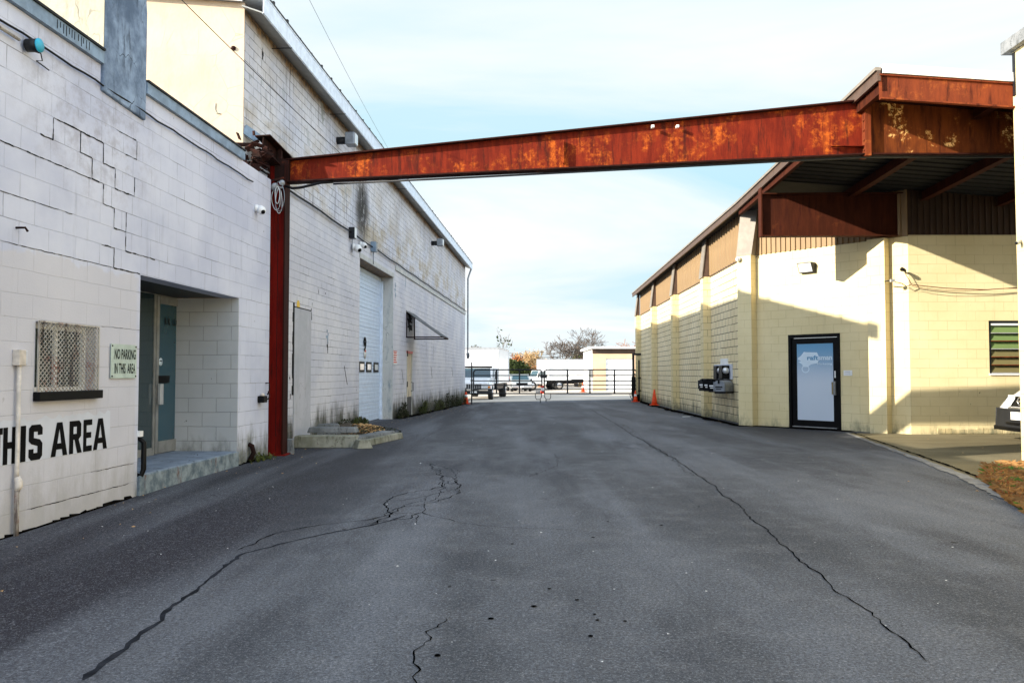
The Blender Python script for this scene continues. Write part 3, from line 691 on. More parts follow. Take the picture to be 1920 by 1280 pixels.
# painted wall lettering
LET = {
 'T': [[(.0, .82), (.6, .82), (.6, 1), (0, 1)], [(.2, 0), (.4, 0), (.4, .82), (.2, .82)]],
 'H': [[(0, 0), (.2, 0), (.2, 1), (0, 1)], [(.38, 0), (.58, 0), (.58, 1), (.38, 1)], [(.2, .42), (.38, .42), (.38, .6), (.2, .6)]],
 'I': [[(0, 0), (.2, 0), (.2, 1), (0, 1)]],
 'S': [[(0, .32), (0, .1), (.1, 0), (.45, 0), (.55, .1), (.55, .46), (.45, .57), (.2, .63), (.2, .8), (.35, .8), (.35, .7), (.55, .7), (.55, .9), (.45, 1), (.1, 1), (0, .9), (0, .55), (.1, .46), (.35, .39), (.35, .2), (.2, .2), (.2, .32)]],
 'A': [[(0, 0), (.17, 0), (.30, .8), (.30, 1), (.2, 1)], [(.43, 0), (.6, 0), (.4, 1), (.30, 1), (.30, .8)], [(.2025, .2), (.3975, .2), (.368, .38), (.232, .38)]],
 'R': [[(0, 0), (.19, 0), (.19, 1), (0, 1)], [(.19, .82), (.34, .82), (.55, .9), (.45, 1), (.19, 1)], [(.34, .60), (.55, .52), (.55, .9), (.34, .82)], [(.19, .42), (.44, .42), (.55, .52), (.34, .60), (.19, .60)], [(.38, 0), (.6, 0), (.44, .42), (.24, .42)]],
 'E': [[(0, 0), (.2, 0), (.2, 1), (0, 1)], [(.2, 0), (.55, 0), (.55, .18), (.2, .18)], [(.2, .42), (.5, .42), (.5, .6), (.2, .6)], [(.2, .82), (.55, .82), (.55, 1), (.2, 1)]],
}
zb = .553; zt = .858
halo = MB(); lt = MB(); rr = random.Random(8)
for ch, a, b in (('T', -38, 20), ('H', 24, 130), ('I', 163, 206), ('S', 229, 339), ('A', 406, 540), ('R', 553, 656), ('E', 665, 735), ('A', 744, 856)):
    s0 = OFF.hx(a / 4.268, 800)[0]; s1 = OFF.hx(b / 4.268, 800)[0]; wd = max(p[0] for pl in LET[ch] for p in pl)
    for pl in LET[ch]:
        lt.add([(.004, s0 + x / wd * (s1 - s0), zb + z * (zt - zb)) for x, z in pl], [list(range(len(pl)))])
a, b = OFF.hx(-60, 800)[0], OFF.hx(206, 800)[0]; n = 40; top = []; bot = []
for i in range(n + 1):
    s = a + (b - a) * i / n; top.append((.002, s, zt + .05 + rr.uniform(-.02, .03))); bot.append((.002, s, zb - .004))
for i in range(n): halo.add([bot[i], bot[i + 1], top[i + 1], top[i]], [(0, 1, 2, 3)])
halo.build('repaint_patch', M['halo'], offc); lt.build('wall_lettering', M['letters'], offc)
# storefront door in the recess (parallel to the alley)
xd = -rd
e1 = OFF.hx(345, 700, xd)[0]; e0 = OFF.hx(283, 700, xd)[0]; ec = OFF.hx(262, 700, xd)[0]
fz = .208; ht = OFF.hx(300, 540, xd)[1]; dt = OFF.hx(300, 562, xd)[1]
fm = MB()
fm.box(xd, xd + .05, d0, d1 - .02, ht + .10, dz1); fm.box(xd, xd + .05, d0, d1 - .02, dt + .05, dt + .10)
for s in (e0 - .03, e1 - .06): fm.box(xd, xd + .052, s, s + .05, fz, ht + .10)
fm.box(xd, xd + .048, d0, d0 + .06, fz, ht + .1)
fm.box(xd, xd + .048, d0 + .06, e0 - .03, fz, fz + .10)
fm.build('door_frame', M['alu'], offc)
gl = MB().box(xd + .03, xd + .04, d0 + .06, e0 - .03, fz + .10, dt + .05); gl.box(xd + .03, xd + .04, d0 + .06, e1 - .06, dt + .1, ht + .1); gl.build('side_light', M['glass'], offc)
if e1 < d1 - .02: MB().box(xd - .02, xd + .02, e1, d1, fz, dt + .06).build('infill_panel', M['alu'], offc)
dr = empty('door', (0, 0, 0), 0, parent=offc)
x_ = xd + .02; a, b = e0 + .022, e1 - .062
lf = MB(); lf.box(x_, x_ + .045, a, a + .07, fz + .01, dt + .04); lf.box(x_, x_ + .045, b - .09, b, fz + .01, dt + .04); lf.box(x_, x_ + .045, a + .09, b - .09, dt - .06, dt + .04); lf.box(x_, x_ + .045, a + .09, b - .09, fz + .01, fz + .17)
lf.build('leaf', M['alu'], dr)
MB().box(x_ + .015, x_ + .025, a + .09, b - .09, fz + .17, dt - .06).build('pane', M['glass_teal'], dr)
MB().box(x_ + .046, x_ + .06, b - .035, b - .012, fz + .02, dt).build('edge_strip', M['alu_l'], dr)
MB().box(x_ + .06, x_ + .10, a + .01, a + .10, .88, 1.16).build('handle', M['alu_l'], dr, .004)
MB().box(x_ + .0465, x_ + .055, a + .06, a + .36, 1.17, 1.27).build('letter_slot', M['black'], dr)
t = text_mesh('lettering', 'R K  LLC', M['black'], dr, .10, .42, bold=.03); t.location = (x_ + .029, (a + b) / 2, dt - .34); t.rotation_euler = (0, 0, rad(90))
st_ = MB().lathe([(.055, 0), (.055, .002), (0, .002)], (x_ + .0265, a + .15, 1.46), (1, 0, 0), 14).build('sticker', M['film_white'], dr)
MB().box(x_ + .0295, x_ + .031, a + .115, a + .185, 1.465, 1.48).build('sticker_print', M['black'], dr)
# pipe at the recess corner with tap
ps = d0 + .06
p0 = MB().tube([(-.05, ps, .62), (-.02, ps + .01, .60), (.03, ps + .02, .55), (.03, ps + .02, .26), (.015, ps, .20), (-.02, ps - .03, .20)], .028, 10).build('waste_pipe', M['black'], offc)
MB().box(-.06, .03, ps - .07, ps + .0, .62, .68).build('pipe_bracket', M['white'], offc)
# electrical riser with box at far left
rs = OFF.hx(26, 800)[0]; bz1 = OFF.hx(20, 655)[1]; bz0 = OFF.hx(20, 685)[1]
MB().tube([(.035, rs, bz0), (.035, rs, .50), (.036, rs, .44)], .017, 10).build('riser_pipe', M['pipe'], offc)
MB().tube([(.036, rs, .44), (.055, rs, .40), (.055, rs, .37), (.04, rs, .33)], [.024, .030, .030, .022], 10).build('pipe_coupling', M['pipe'], offc)
MB().tube([(.04, rs, .33), (.04, rs, -.09)], .020, 10).build('riser_pipe', M['mesh'], offc)
bx = MB().box(.001, .065, rs - .045, rs + .045, bz0, bz1).build('electric_box', M['pipe'], offc, .006)
MB().box(.001, .02, rs + .047, rs + .13, bz0 + .01, bz1 - .005).build('electric_box', M['halo'], offc, .004)
# NO PARKING sign
sg0, sgz1 = OFF.hx(205.5, 644); sg1, _ = OFF.hx(253.5, 648); sgz0 = OFF.hx(205, 709)[1]
sc_ = (sg0 + sg1) / 2
sign = empty('parking_sign', OFF.M @ Vector((.012, sc_, sgz0)), OFF.rz, 'pale green metal sign reading NO PARKING IN THIS AREA on the office wall', 'sign')
hw = (sg1 - sg0) / 2; hh = sgz1 - sgz0
MB().box(0, .006, -hw, hw, 0, hh).build('plate', M['sign'], sign)
for txt, zz_, ww in (('NO PARKING', .56, 1.66), ('IN THIS  AREA', .14, 1.62)):
    t = text_mesh('lettering', txt, M['letters'], sign, hh * .30, hw * ww, bold=.016); t.location = (.008, .02, hh * zz_); t.rotation_euler = (0, 0, rad(90))
for a in (-hw + .02, hw - .02):
    for b in (.02, hh - .02): MB().lathe([(.009, 0), (.008, .006), (0, .007)], (.007, a, b), (1, 0, 0), 8).build('screw', M['junk'], sign)
# hose bibb near the column
hb, hbz = OFF.hx(487, 748)
tp = empty('wall_tap', OFF.M @ Vector((0, hb, hbz)), OFF.rz, 'small black outdoor tap box on the office wall just left of the red column', 'tap')
MB().box(0, .10, -.10, .06, -.05, .05).build('tap_box', M['black'], tp, .01); MB().tube([(.05, .06, .0), (.08, .16, .0), (.08, .2, .05), (.06, .2, .12)], .012, 8).build('spout', M['junk'], tp)
MB().lathe([(.03, 0), (.035, .02), (.02, .04), (0, .045)], (.05, -.02, .05), (0, 0, 1), 10).build('knob', M['pipe'], tp)
MB().tube([(.0, .24, .24), (.06, .24, .24), (.06, .24, .12), (.03, .24, .06)], .010, 8).build('bent_pipe', M['junk'], tp)
# floor-level rusty pipe at the recess corner
q = OFF.hx(466, 850); MB().tube([(.0, q[0], .26), (.05, q[0], .24), (.07, q[0] + .02, .14), (.04, q[0] - .06, .03)], .035, 10).build('drain_elbow', M['junk'], offc)

# ================================================================ warehouse (tall, left)
wh = empty('warehouse', (TAL.ox, TAL.oy, 0), TAL.rz, 'tall two storey white block warehouse with roll up door along the left side', 'building')
sg = TAL.hx(457, 200)[0]; sf = TAL.hx(872, 650)[0]; HT = 7.12
r0 = TAL.hx(674, 600)[0]; r1 = TAL.hx(737, 600)[0]; rz1 = TAL.hx(735, 519)[1]
p0_, pz1 = TAL.hx(762.5, 658); p1_, _ = TAL.hx(773, 660)
wth = .45
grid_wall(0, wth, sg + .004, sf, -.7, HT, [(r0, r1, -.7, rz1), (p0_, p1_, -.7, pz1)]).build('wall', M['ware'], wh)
# gable wall facing the street
m = MB(); poly = [(.0, -.4), (.0, HT), (-11, HT + 1.1), (-22, HT), (-22, -.4)]
m.prism(poly, lambda p, q, a: (p, a, q), sg, sg - .02); 
gb = m.build('gable_wall', M['gable'], wh)
m = MB(); m.box(TAL.hy(190, 50, sg)[0] + .2, -4.0, sg - .035, sg - .0205, 4, 7.25); m.build('old_render_patch', M['gable_old'], wh)
MB().box(-22, -wth - .01, sf - .2, sf - .002, -.7, HT).build('end_wall', M['ware'], wh)
# rendered scar and bolt on gable
bs, bz = TAL.hy(438, 91, sg - .02); MB().lathe([(.04, 0), (.03, .03), (0, .035)], (bs, sg - .02, bz), (0, -1, 0), 10).build('bolt', M['junk'], wh)
bs, bz = TAL.hy(404, 208, sg - .02)
MB().tube([(bs, sg - .022, bz + .12), (bs - .01, sg - .023, bz + .03), (bs + .02, sg - .022, bz - .04), (bs + .08, sg - .022, bz - .05)], .012, 6).build('scar', M['gable_old'], wh)
# roof, gutter, soffit
ov = .34; gz0, gz1 = 6.90, 7.18
for nm, a, b in (('roof', 0, 0),):
    m = MB(); e = .12
    m.hexa([(ov - .02, sg - e, gz1), (ov - .02, sf + .3, gz1), (-11, sf + .3, gz1 + 1.13), (-11, sg - e, gz1 + 1.13)], [(ov - .02, sg - e, gz1 + .05), (ov - .02, sf + .3, gz1 + .05), (-11, sf + .3, gz1 + 1.18), (-11, sg - e, gz1 + 1.18)])
    m.hexa([(-11, sg - e, gz1 + 1.13), (-11, sf + .3, gz1 + 1.13), (-22.3, sf + .3, gz1), (-22.3, sg - e, gz1)], [(-11, sg - e, gz1 + 1.18), (-11, sf + .3, gz1 + 1.18), (-22.3, sf + .3, gz1 + .05), (-22.3, sg - e, gz1 + .05)])
    m.build('roof', M['white_metal'], wh)
gt = MB().box(ov, ov + .012, sg - .14, sf + .3, gz0, gz1); gt.box(ov - .012, ov, sg - .14, sf + .3, gz0 - .01, gz0); gt.box(ov - .005, ov + .018, sg - .14, sf + .3, gz1, gz1 + .03)
gt.build('gutter', M['gutter'], wh)
MB().box(ov - .02, ov + .03, sg - .14, sf + .3, gz1 + .031, gz1 + .05).build('gutter_lip', M['darkgrey'], wh)
m = MB(); m.hexa([(.0, sg - .13, 7.02), (ov - .013, sg - .13, gz0), (ov - .013, sf + .28, gz0), (.0, sf + .28, 7.02)], [(.0, sg - .13, 7.04), (ov - .013, sg - .13, gz0 + .02), (ov - .013, sf + .28, gz0 + .02), (.0, sf + .28, 7.04)])
m.build('soffit', M['soffit'], wh)
for i in range(9): s = sg + 1.2 + i * 3.6; MB().box(.005, ov + .016, s, s + .02, gz0 - .02, gz0 - .011).build('gutter_strap', M['black'], wh)
rr = random.Random(2)
for i in range(46): s = sg + .3 + i * .68; MB().box(ov - .02, ov + .02, s, s + .05, gz1 + .05, gz1 + .05 + rr.uniform(.02, .06)).build('gutter_clip', M['black'], wh)
m = MB().hexa([(.0, sg - .30, HT + .02), (.0, sg - .27, HT + .02), (-22, sg - .27, HT + .02), (-22, sg - .30, HT + .02)], [(.0, sg - .30, HT + .14), (.0, sg - .27, HT + .14), (-22, sg - .27, HT + .14), (-22, sg - .30, HT + .14)])
m = MB()
poly = [(.0, HT - .02), (.0, HT + .14), (-11, HT + 1.26), (-22, HT + .14), (-22, HT - .02), (-11, HT + 1.08)]
m.prism(poly, lambda p, q, a: (p, a, q), sg - .14, sg - .11); m.build('rake_board', M['white'], wh)
m = MB().box(-22, .0, sg - .27, sg - .021, HT + 1.2, HT + 1.21)
# downspout at the far corner
for o_, r_ in ((.10, .045), (-.0, .03)):
    MB().tube([(ov - .05, sf + .12 + o_, gz0), (.18, sf + .14 + o_, gz0 - .3), (.12, sf + .12 + o_, gz0 - .5), (.12, sf + .12 + o_, 2.4), (.2, sf + .14 + o_, 2.2)], r_, 8).build('downspout', M['galv'], wh)
m = MB(); m.lathe([(.07, 0), (.09, .25), (.12, .3), (0, .3)], (.14, sf + .14, 2.1), (0, 0, 1), 8); m.build('rain_head', M['galv'], wh)
# long black conduit along the wall
zc0 = 4.63
pts = [(.05, sg + .2 + i * (sf - sg - .1) / 40, zc0 + .012 * sin(i * 1.7)) for i in range(41)]
MB().tube(pts, .020, 6).build('conduit', M['cable'], wh)
m = MB(); m.box(.001, .045, r1 + .25, sf - .1, zc0 - .20, zc0 - .06); m.build('string_course', M['jamb'], wh, .01)
# roll-up door
xr = -.36
MB().box(-wth - .05, -.002, r1 + .002, r1 + .012, -.7, rz1)
jb_ = MB().box(-wth + .02, -.004, r1 - .012, r1 - .001, -.6, rz1 - .01); jb_.build('door_jamb', M['jamb'], wh)
MB().box(xr - .02, xr + .06, r1 - .11, r1 - .02, -.6, rz1 - .12).build('door_track', M['gutter'], wh)
MB().box(-wth, .02, r0 - .05, r1 + .05, rz1 + .003, rz1 + .14).build('lintel', M['jamb'], wh, .01)
m = MB(); zb_ = ground_z(-3.6, 22) + .0; ztop = rz1 - .02; n = 0; z = zb_
rz0 = zb_
rows = 40; hrow = (ztop - zb_) / rows
prof = []
for i in range(rows):
    a = zb_ + i * hrow; deep = .020 if i % 5 == 4 else .010
    prof += [(xr, a), (xr, a + hrow * .72), (xr - deep, a + hrow * .80), (xr - deep, a + hrow * .98)]
prof.append((xr, ztop))
vs = [(x, r0 - .1, z) for x, z in prof] + [(x, r1 - .02, z) for x, z in prof]; n = len(prof)
m.add(vs, [(i, n + i, n + i + 1, i + 1) for i in range(n - 1)])
m.add([(xr - .05, r0 - .1, zb_), (xr - .05, r1 - .02, zb_), (xr - .05, r1 - .02, ztop), (xr - .05, r0 - .1, ztop)], [(3, 2, 1, 0)])
rd_ = m.build('roll_up_door', M['rolldoor'], wh)
for px in (677.5, 691, 704.5):
    s, z = TAL.hx(px, 687.5, xr)
    if s < r0 - .05: continue
    MB().box(xr + .001, xr + .02, s - .30, s + .30, 1.34, 1.62).build('window', M['black'], rd_)
    MB().box(xr + .021, xr + .024, s - .21, s + .21, 1.40, 1.56).build('pane', M['lamp'], rd_)
s, z = TAL.hx(683.5, 652, xr)
t = text_mesh('number', '9', M['letters'], rd_, .42, .34, bold=.05); t.location = (xr + .012, s, z - .12); t.rotation_euler = (0, 0, rad(90))
s, z = TAL.hx(684, 664, xr)
MB().lathe([(.17, 0), (.17, .003), (0, .003)], (xr + .006, s, z + .04), (1, 0, 0), 16).build('sticker', M['white'], rd_)
MB().box(xr + .0095, xr + .011, s - .05, s + .10, z + .06, z + .12).build('sticker_print', M['red'], rd_)
# interior darkness behind the openings is closed by the wall's own back panel
MB().box(-wth - .3, -wth - .25, r0 - .5, r1 + .5, -.6, rz1 + .4).build('inner_wall', M['darkgrey'], wh)
# service door
sd = empty('service_door', (0, 0, 0), 0, parent=wh); zg = ground_z(-3.3, 27)
MB().box(-.06, -.02, p0_ + .06, p1_ - .05, zg, pz1 - .07).build('leaf', stucco('worn door paint', (.62, .54, .40), (.66, .58, .45), (.10, .08, .06), .8, 1.3), sd)
m = MB(); m.box(-.10, .012, p0_ - .02, p1_ + .02, pz1 - .065, pz1 + .015); m.build('frame', M['red'], sd)
m = MB(); m.box(-.08, .008, p0_ + .001, p0_ + .06, zg, pz1 - .066); m.box(-.08, .008, p1_ - .05, p1_ - .001, zg, pz1 - .066); m.build('frame', M['jamb'], sd)
MB().box(-.019, -.010, p0_ + .07, p1_ - .06, zg, zg + .62).build('kick_plate', M['darkgrey'], sd)
m = MB(); m.tube([(-.01, p1_ - .16, 1.0), (.06, p1_ - .16, 1.0), (.06, p1_ - .16, .72), (-.01, p1_ - .16, .72)], .014, 6); m.build('handle', M['black'], sd)
for z in (.95, 1.95): MB().box(-.02, .03, p0_ + .02, p0_ + .09, z - .09, z + .09).build('hinge', M['black'], sd)
# smooth infill panel (old doorway)
a, z1 = TAL.hx(551, 590); b, _ = TAL.hx(582, 590); z1 = TAL.hx(551, 576)[1]
MB().box(.001, .02, a, b, -.1, z1).build('infill_panel', M['panel'], wh)
m = MB(); rr = random.Random(6)
z = .9
while z < z1: e = z + rr.uniform(.08, .2); m.box(.001, .012, a - rr.uniform(.03, .10), a + .012, z, e); z = e
m.box(.001, .022, a, b, z1, z1 + .02)
m.build('black_edge', M['wallcrack'], wh)
m = MB(); m.lathe([(.10, 0), (.09, .004), (0, .005)], (.003, a + .25, z1 + .06), (1, 0, 0), 10); m.build('paint_dab', M['yellow'], wh)
# dark vertical joints low on the wall and old marks
def vmark(px, y0, y1, wd=.03, mat='wallcrack', seed=0):
    s = TAL.hx(px, y0)[0]; za = TAL.hx(px, y0)[1]; zb2 = TAL.hx(px, y1)[1]; rnd = random.Random(px); m = MB(); z = zb2; n = max(3, int((za - zb2) / .06))
    for i in range(n):
        z_0 = zb2 + (za - zb2) * i / n; z_1 = zb2 + (za - zb2) * (i + 1) / n; k = wd * rnd.uniform(.3, 1.2) * (sin(pi * (i + .5) / n) * .7 + .3)
        o_ = rnd.uniform(-.2, .2) * wd
        m.add([(.004, s - k / 2 + o_, z_0), (.004, s + k / 2 + o_, z_0), (.004, s + k / 2 + o_, z_1), (.004, s - k / 2 + o_, z_1)], [(0, 1, 2, 3)])
    return m.build('wall_mark', M[mat], wh)
for px, y0, y1, wd, mt in ((584, 578, 600, .16, 'wallcrack'), (614, 618, 645, .22, 'cap'), (614, 640, 662, .12, 'wallcrack'), (585, 567, 574, .05, 'wallcrack'), (597, 543, 552, .05, 'wallcrack'), (610, 548, 552, .05, 'wallcrack'),
                           (543, 705, 712, .05, 'wallcrack'), (544, 738, 748, .06, 'wallcrack'), (568, 738, 748, .05, 'wallcrack'), (799, 640, 668, .06, 'wallcrack'), (813, 550, 580, .05, 'wallcrack'), (813, 640, 675, .05, 'wallcrack'), (836, 560, 740, .03, 'wallcrack'),
                           (760, 515, 545, .10, 'cap'), (741, 530, 560, .25, 'cap'), (605, 195, 232, .35, 'soffit'), (492, 90, 112, .07, 'black'), (664, 400, 470, .02, 'galv'), (662, 318, 460, .03, 'galv'), (795, 412, 452, .10, 'wallcrack'), (679, 352, 370, .08, 'wallcrack')):
    vmark(px, y0, y1, wd, mt)
# soot above the service door
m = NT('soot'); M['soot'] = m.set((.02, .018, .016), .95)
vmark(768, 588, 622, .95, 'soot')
# hairline + diagonal star marks
for px, py in ((645, 690), (753, 695), (808, 690), (847, 690)):
    s, z = TAL.hx(px, py); k = .22
    MB().bar((.006, s, z + .05), (.006, s + k * 1.3, z - .38), .02, .004, (1, 0, 0)).build('scrape', M['wallcrack'], wh)
# awning above the service door
aw = empty('awning', TAL.M @ Vector((0, p0_ - .15, 0)), TAL.rz, 'small corrugated metal awning with rusty frame above the service door', 'awning')
zt_ = TAL.hx(762, 583)[1]; zl = TAL.hx(762, 631)[1]; L_ = p1_ - p0_ + .5; pr = 1.18
m = MB(); n = 26; vs = []
for i in range(n + 1):
    s = L_ * i / n; off = .015 * sin(i * pi)
    bumpz = .02 if i % 2 else 0
    for (x, z) in ((0, zt_), (pr * .5, (zt_ + zl) / 2 - .02), (pr, zl + .0)): vs.append((x, s, z + bumpz))
nv = len(vs); vs2 = [(x, y, z - .012) for x, y, z in vs]
fs = []
for i in range(n):
    for k in range(2):
        a, b, c, d = i * 3 + k, i * 3 + k + 1, i * 3 + k + 4, i * 3 + k + 3; fs += [(a, b, c, d), (nv + d, nv + c, nv + b, nv + a)]
m.add(vs + vs2, fs); m.build('sheet', plain('awning sheet', (.10, .105, .11), .6, 0, .3), aw)
m = MB()
for s in (.03, L_ - .03): m.bar((0.0, s, zl - .02), (pr, s, zl - .02), .03, .04); m.bar((.02, s, zl), (.02, s, zt_ - .04), .03, .03); m.bar((.03, s, zt_ - .05), (pr - .03, s, zl + .01), .02, .02)
m.bar((pr, .03, zl - .015), (pr, L_ - .03, zl - .015), .03, .03); m.build('frame', M['junk'], aw)
# red sign by the roll door
a, z1 = TAL.hx(736.5, 657); b, _ = TAL.hx(743.5, 657); z0 = TAL.hx(737, 683)[1]
rs_ = empty('warning_sign', TAL.M @ Vector((.01, a, z0)), TAL.rz, 'small narrow red and white warning sign between the roll up door and service door', 'sign')
MB().box(0, .008, 0, b - a, 0, z1 - z0).build('plate', M['white'], rs_)
m = MB(); h = z1 - z0; rr = random.Random(1)
for k in range(5): m.box(.009, .011, .03, b - a - .03 - rr.uniform(0, .1), h * (.12 + k * .17), h * (.12 + k * .17 + .10))
m.box(.009, .012, 0, b - a, h * .94, h); m.build('red_print', M['red'], rs_)

# wall floodlights on the warehouse
def flood(px, py, hd, lab, grp='floodlights high on the warehouse wall'):
    s, z = TAL.hx(px, py)
    e = empty('floodlight', TAL.M @ Vector((0, s, z)), TAL.rz, lab, 'floodlight', grp)
    MB().tube([(0, 0, 0), (hd * .55, 0, 0)], .10 * hd / .5, 12).build('arm', M['darkgrey'], e)
    MB().box(hd * .5, hd * 1.0, -.14, .14, -.12, .16).build('housing', M['galv'], e, .02)
    MB().box(hd * 1.001, hd * 1.06, -.12, .12, -.10, .14).build('lens', M['lamp'], e, .01)
flood(632, 264, .42, 'nearer grey floodlight on the warehouse wall just below the gutter'); flood(809, 456, .45, 'farther small grey floodlight on the warehouse wall')

# security cameras
def dome(frame, o, s, z, lab, sc=1.0, arm=True):
    e = empty('security_camera', frame.M @ Vector((o, s, z)), frame.rz, lab, 'camera', 'security cameras on the left wall')
    MB().lathe([(.055, 0), (.06, .02), (.05, .05), (.03, .06)], (0, 0, 0), (1, 0, 0), 14).build('mount', M['white'], e)
    MB().lathe([(.045, -.06), (.062, -.03), (.065, .03), (.05, .07), (.03, .085)], (.085, .0, -.02), (.6, -.6, -.5), 14).build('body', M['white'], e)
    MB().lathe([(.034, 0), (.03, .008), (0, .01)], Vector((.085, 0, -.02)) + Vector((.6, -.6, -.5)).normalized() * .087, (.6, -.6, -.5), 12).build('lens', M['black'], e)
    if sc != 1: e.scale = (sc, sc, sc)
    return e
s, z = OFF.hx(479, 391); dome(OFF, .0, s, z, 'white security camera hanging on the office wall beside the column', 1.0)
s, z = TAL.hx(659, 463); dome(TAL, .02, s, z, 'white security camera above the left corner of the roll up door', 1.45)
s, z = TAL.hx(673, 458); dome(TAL, .02, s, z, 'security camera second from the left above the roll up door', 1.15)
for px, py, lab in ((655.5, 437, 'dark junction box on the warehouse wall above the white camera'), (696, 463, 'blue junction box on the warehouse wall at the door corner')):
    s, z = TAL.hx(px, py); e = empty('junction_box', TAL.M @ Vector((0, s, z)), TAL.rz, lab, 'junction box', 'junction boxes on the warehouse wall')
    MB().box(.0, .14, -.09, .09, -.13, .13).build('box', M['darkgrey'] if px < 680 else M['cap'], e, .01); MB().box(.141, .15, -.08, .08, -.12, .12).build('lid', M['white'] if px < 680 else M['galv'], e)
    MB().tube([(.05, .05, -.13), (.05, .05, -.45)], .012, 6).build('pipe', M['galv'], e)
# ================================================================ steel frame over the alley
col_y = 13.2
cxa = at(500.5, 800, col_y).x; cxb = at(534.5, 800, col_y).x; ccx = (cxa + cxb) / 2; cw = cxb - cxa
sf_ = empty('steel_frame', (ccx, col_y, 0), 0, 'rusted red steel column carrying a tapered crane beam across the alley', 'steel frame')
def W(p): return Vector(p) - Vector((ccx, col_y, 0))
ctop = at(515, 312, col_y).z
m = MB(); m.box(-cw / 2, -cw / 2 + .022, -.13, .15, -.1, ctop); m.box(cw / 2 - .022, cw / 2, -.13, .15, -.1, ctop); m.build('column_flange', M['flange'], sf_)
m = MB(); m.box(-cw / 2 + .023, cw / 2 - .023, -.06, -.045, -.1, ctop)
m.box(-cw / 2 - .05, cw / 2 + .05, -.17, .19, -.1, .02)
m.build('column', M['column'], sf_, .002)
m = MB(); m.box(.010, .018, -.064, -.061, .3, ctop - .5); m.build('seam', M['black'], sf_)
# beam points: bottom-left/top-left, bottom-right/top-right at the splice, then the haunch
yl, yr, ye = 13.2, 12.78, 12.7
def web(pts_b, pts_t, name, mat, fw=.22, tf=.022, par=sf_):
    """I section with the web through the given bottom and top points"""
    m = MB(); fl = MB(); n = len(pts_b)
    for i in range(n - 1):
        b0, b1, t0, t1 = [Vector(p) for p in (pts_b[i], pts_b[i + 1], pts_t[i], pts_t[i + 1])]
        dy = Vector((0, .008, 0)); m.hexa([b0 - dy, b1 - dy, b1 + dy, b0 + dy], [t0 - dy, t1 - dy, t1 + dy, t0 + dy])
        f = Vector((0, fw / 2, 0)); z = Vector((0, 0, tf))
        fl.hexa([b0 - f - z, b1 - f - z, b1 + f - z, b0 + f - z], [b0 - f, b1 - f, b1 + f, b0 + f])
        fl.hexa([t0 - f, t1 - f, t1 + f, t0 + f], [t0 - f + z, t1 - f + z, t1 + f + z, t0 + f + z])
    fl.build('flange', M['flange'], par); return m.build(name, mat, par)
bl = at(541, 341, yl); tl = at(541, 303, yl)
br = at(1616, 290, yr); tr_ = at(1616, 192, yr)
web([W(bl), W(br)], [W(tl), W(tr_)], 'beam', M['beam'])
b2 = at(1626, 290, yr); t2 = at(1626, 191, yr); b3 = at(1916, 290, ye); t3 = at(1916, 213, ye)
web([W(b2), W(b3)], [W(t2), W(t3)], 'haunch', M['beam2'])
m = MB(); a = W(at(1616.5, 292, yr)); b = W(at(1625.5, 188, yr))
m.box(a.x, a.x + .035, a.y - .13, a.y + .13, a.z - .03, b.z + .03); m.box(a.x + .038, b.x, a.y - .13, a.y + .13, a.z - .03, b.z + .03)
for i in range(6):
    for d in (-.09, .09):
        z = a.z + .06 + i * (b.z - a.z - .1) / 5; m.lathe([(.018, 0), (.018, .02), (0, .02)], (a.x, a.y + d, z), (-1, 0, 0), 6)
m.build('splice_plate', M['fascia'], sf_)
k = W(at(1616, 277, yr)); m = MB(); m.hexa([k + Vector((-.50, -.10, 0)), k + Vector((0, -.10, 0)), k + Vector((0, -.008, 0)), k + Vector((-.50, -.008, 0))], [k + Vector((-.50, -.10, .012)), k + Vector((0, -.10, .012)), k + Vector((0, -.008, .012)), k + Vector((-.50, -.008, .012))])
m.build('stiffener', M['beam'], sf_)
# stiffener in mid span, tiny lamp hooks
k0 = W(at(1056, 0 + 312, 12.99)); k1 = W(at(1056, 262, 12.99)); MB().box(k0.x - .006, k0.x + .006, k0.y - .10, k0.y - .008, k0.z + .03, k1.z - .03).build('stiffener', M['beam'], sf_)
for px in (1222, 1268):
    q = W(at(px, 243, 12.9)); MB().box(q.x - .02, q.x + .02, q.y - .12, q.y - .05, q.z, q.z + .04).build('clip', M['white'], sf_)
# cleat and black joint at the left end
m = MB(); e = W(bl); t_ = W(tl)
m.box(e.x - .20, e.x + .03, e.y - .10, e.y + .10, e.z - .02, t_.z + .02); m.build('end_connection', M['junk'], sf_)
MB().box(cw / 2 - .16, cw / 2 - .10, -.02, .04, ctop, ctop + .30).build('post', M['junk'], sf_)
# rusted stub of the old eave beam above the column
A = W(at(492, 274, 12.75)); B = W(at(541, 322, 13.65))
m = MB(); d = (B - A); up = Vector((0, 0, 1))
for off, ww, hh_ in ((Vector((0, 0, .17)), .26, .018), (Vector((0, 0, -.13)), .26, .018), (Vector((0, 0, .02)), .012, .29)): m.bar(A + off, B + off, ww, hh_)
m.build('stub_beam', M['junk'], sf_)
m = MB(); rr = random.Random(14)
c_ = W(at(478, 290, 12.5))
for i in range(46):
    p = c_ + Vector((rr.gauss(0, .13), rr.gauss(0, .15), rr.gauss(-.03, .13))); q = p + Vector((rr.uniform(-.16, .2), rr.uniform(-.16, .16), rr.uniform(-.10, .08)))
    m.bar(p, q, rr.uniform(.02, .10), rr.uniform(.006, .03), (rr.random(), rr.random(), 1))
m.bar(W(at(440, 271, 12.4)), W(at(480, 272, 12.5)), .05, .05); m.bar(W(at(458, 300, 12.5)), W(at(478, 325, 12.5)), .10, .04)
m.build('rust_scraps', M['junk'], sf_)
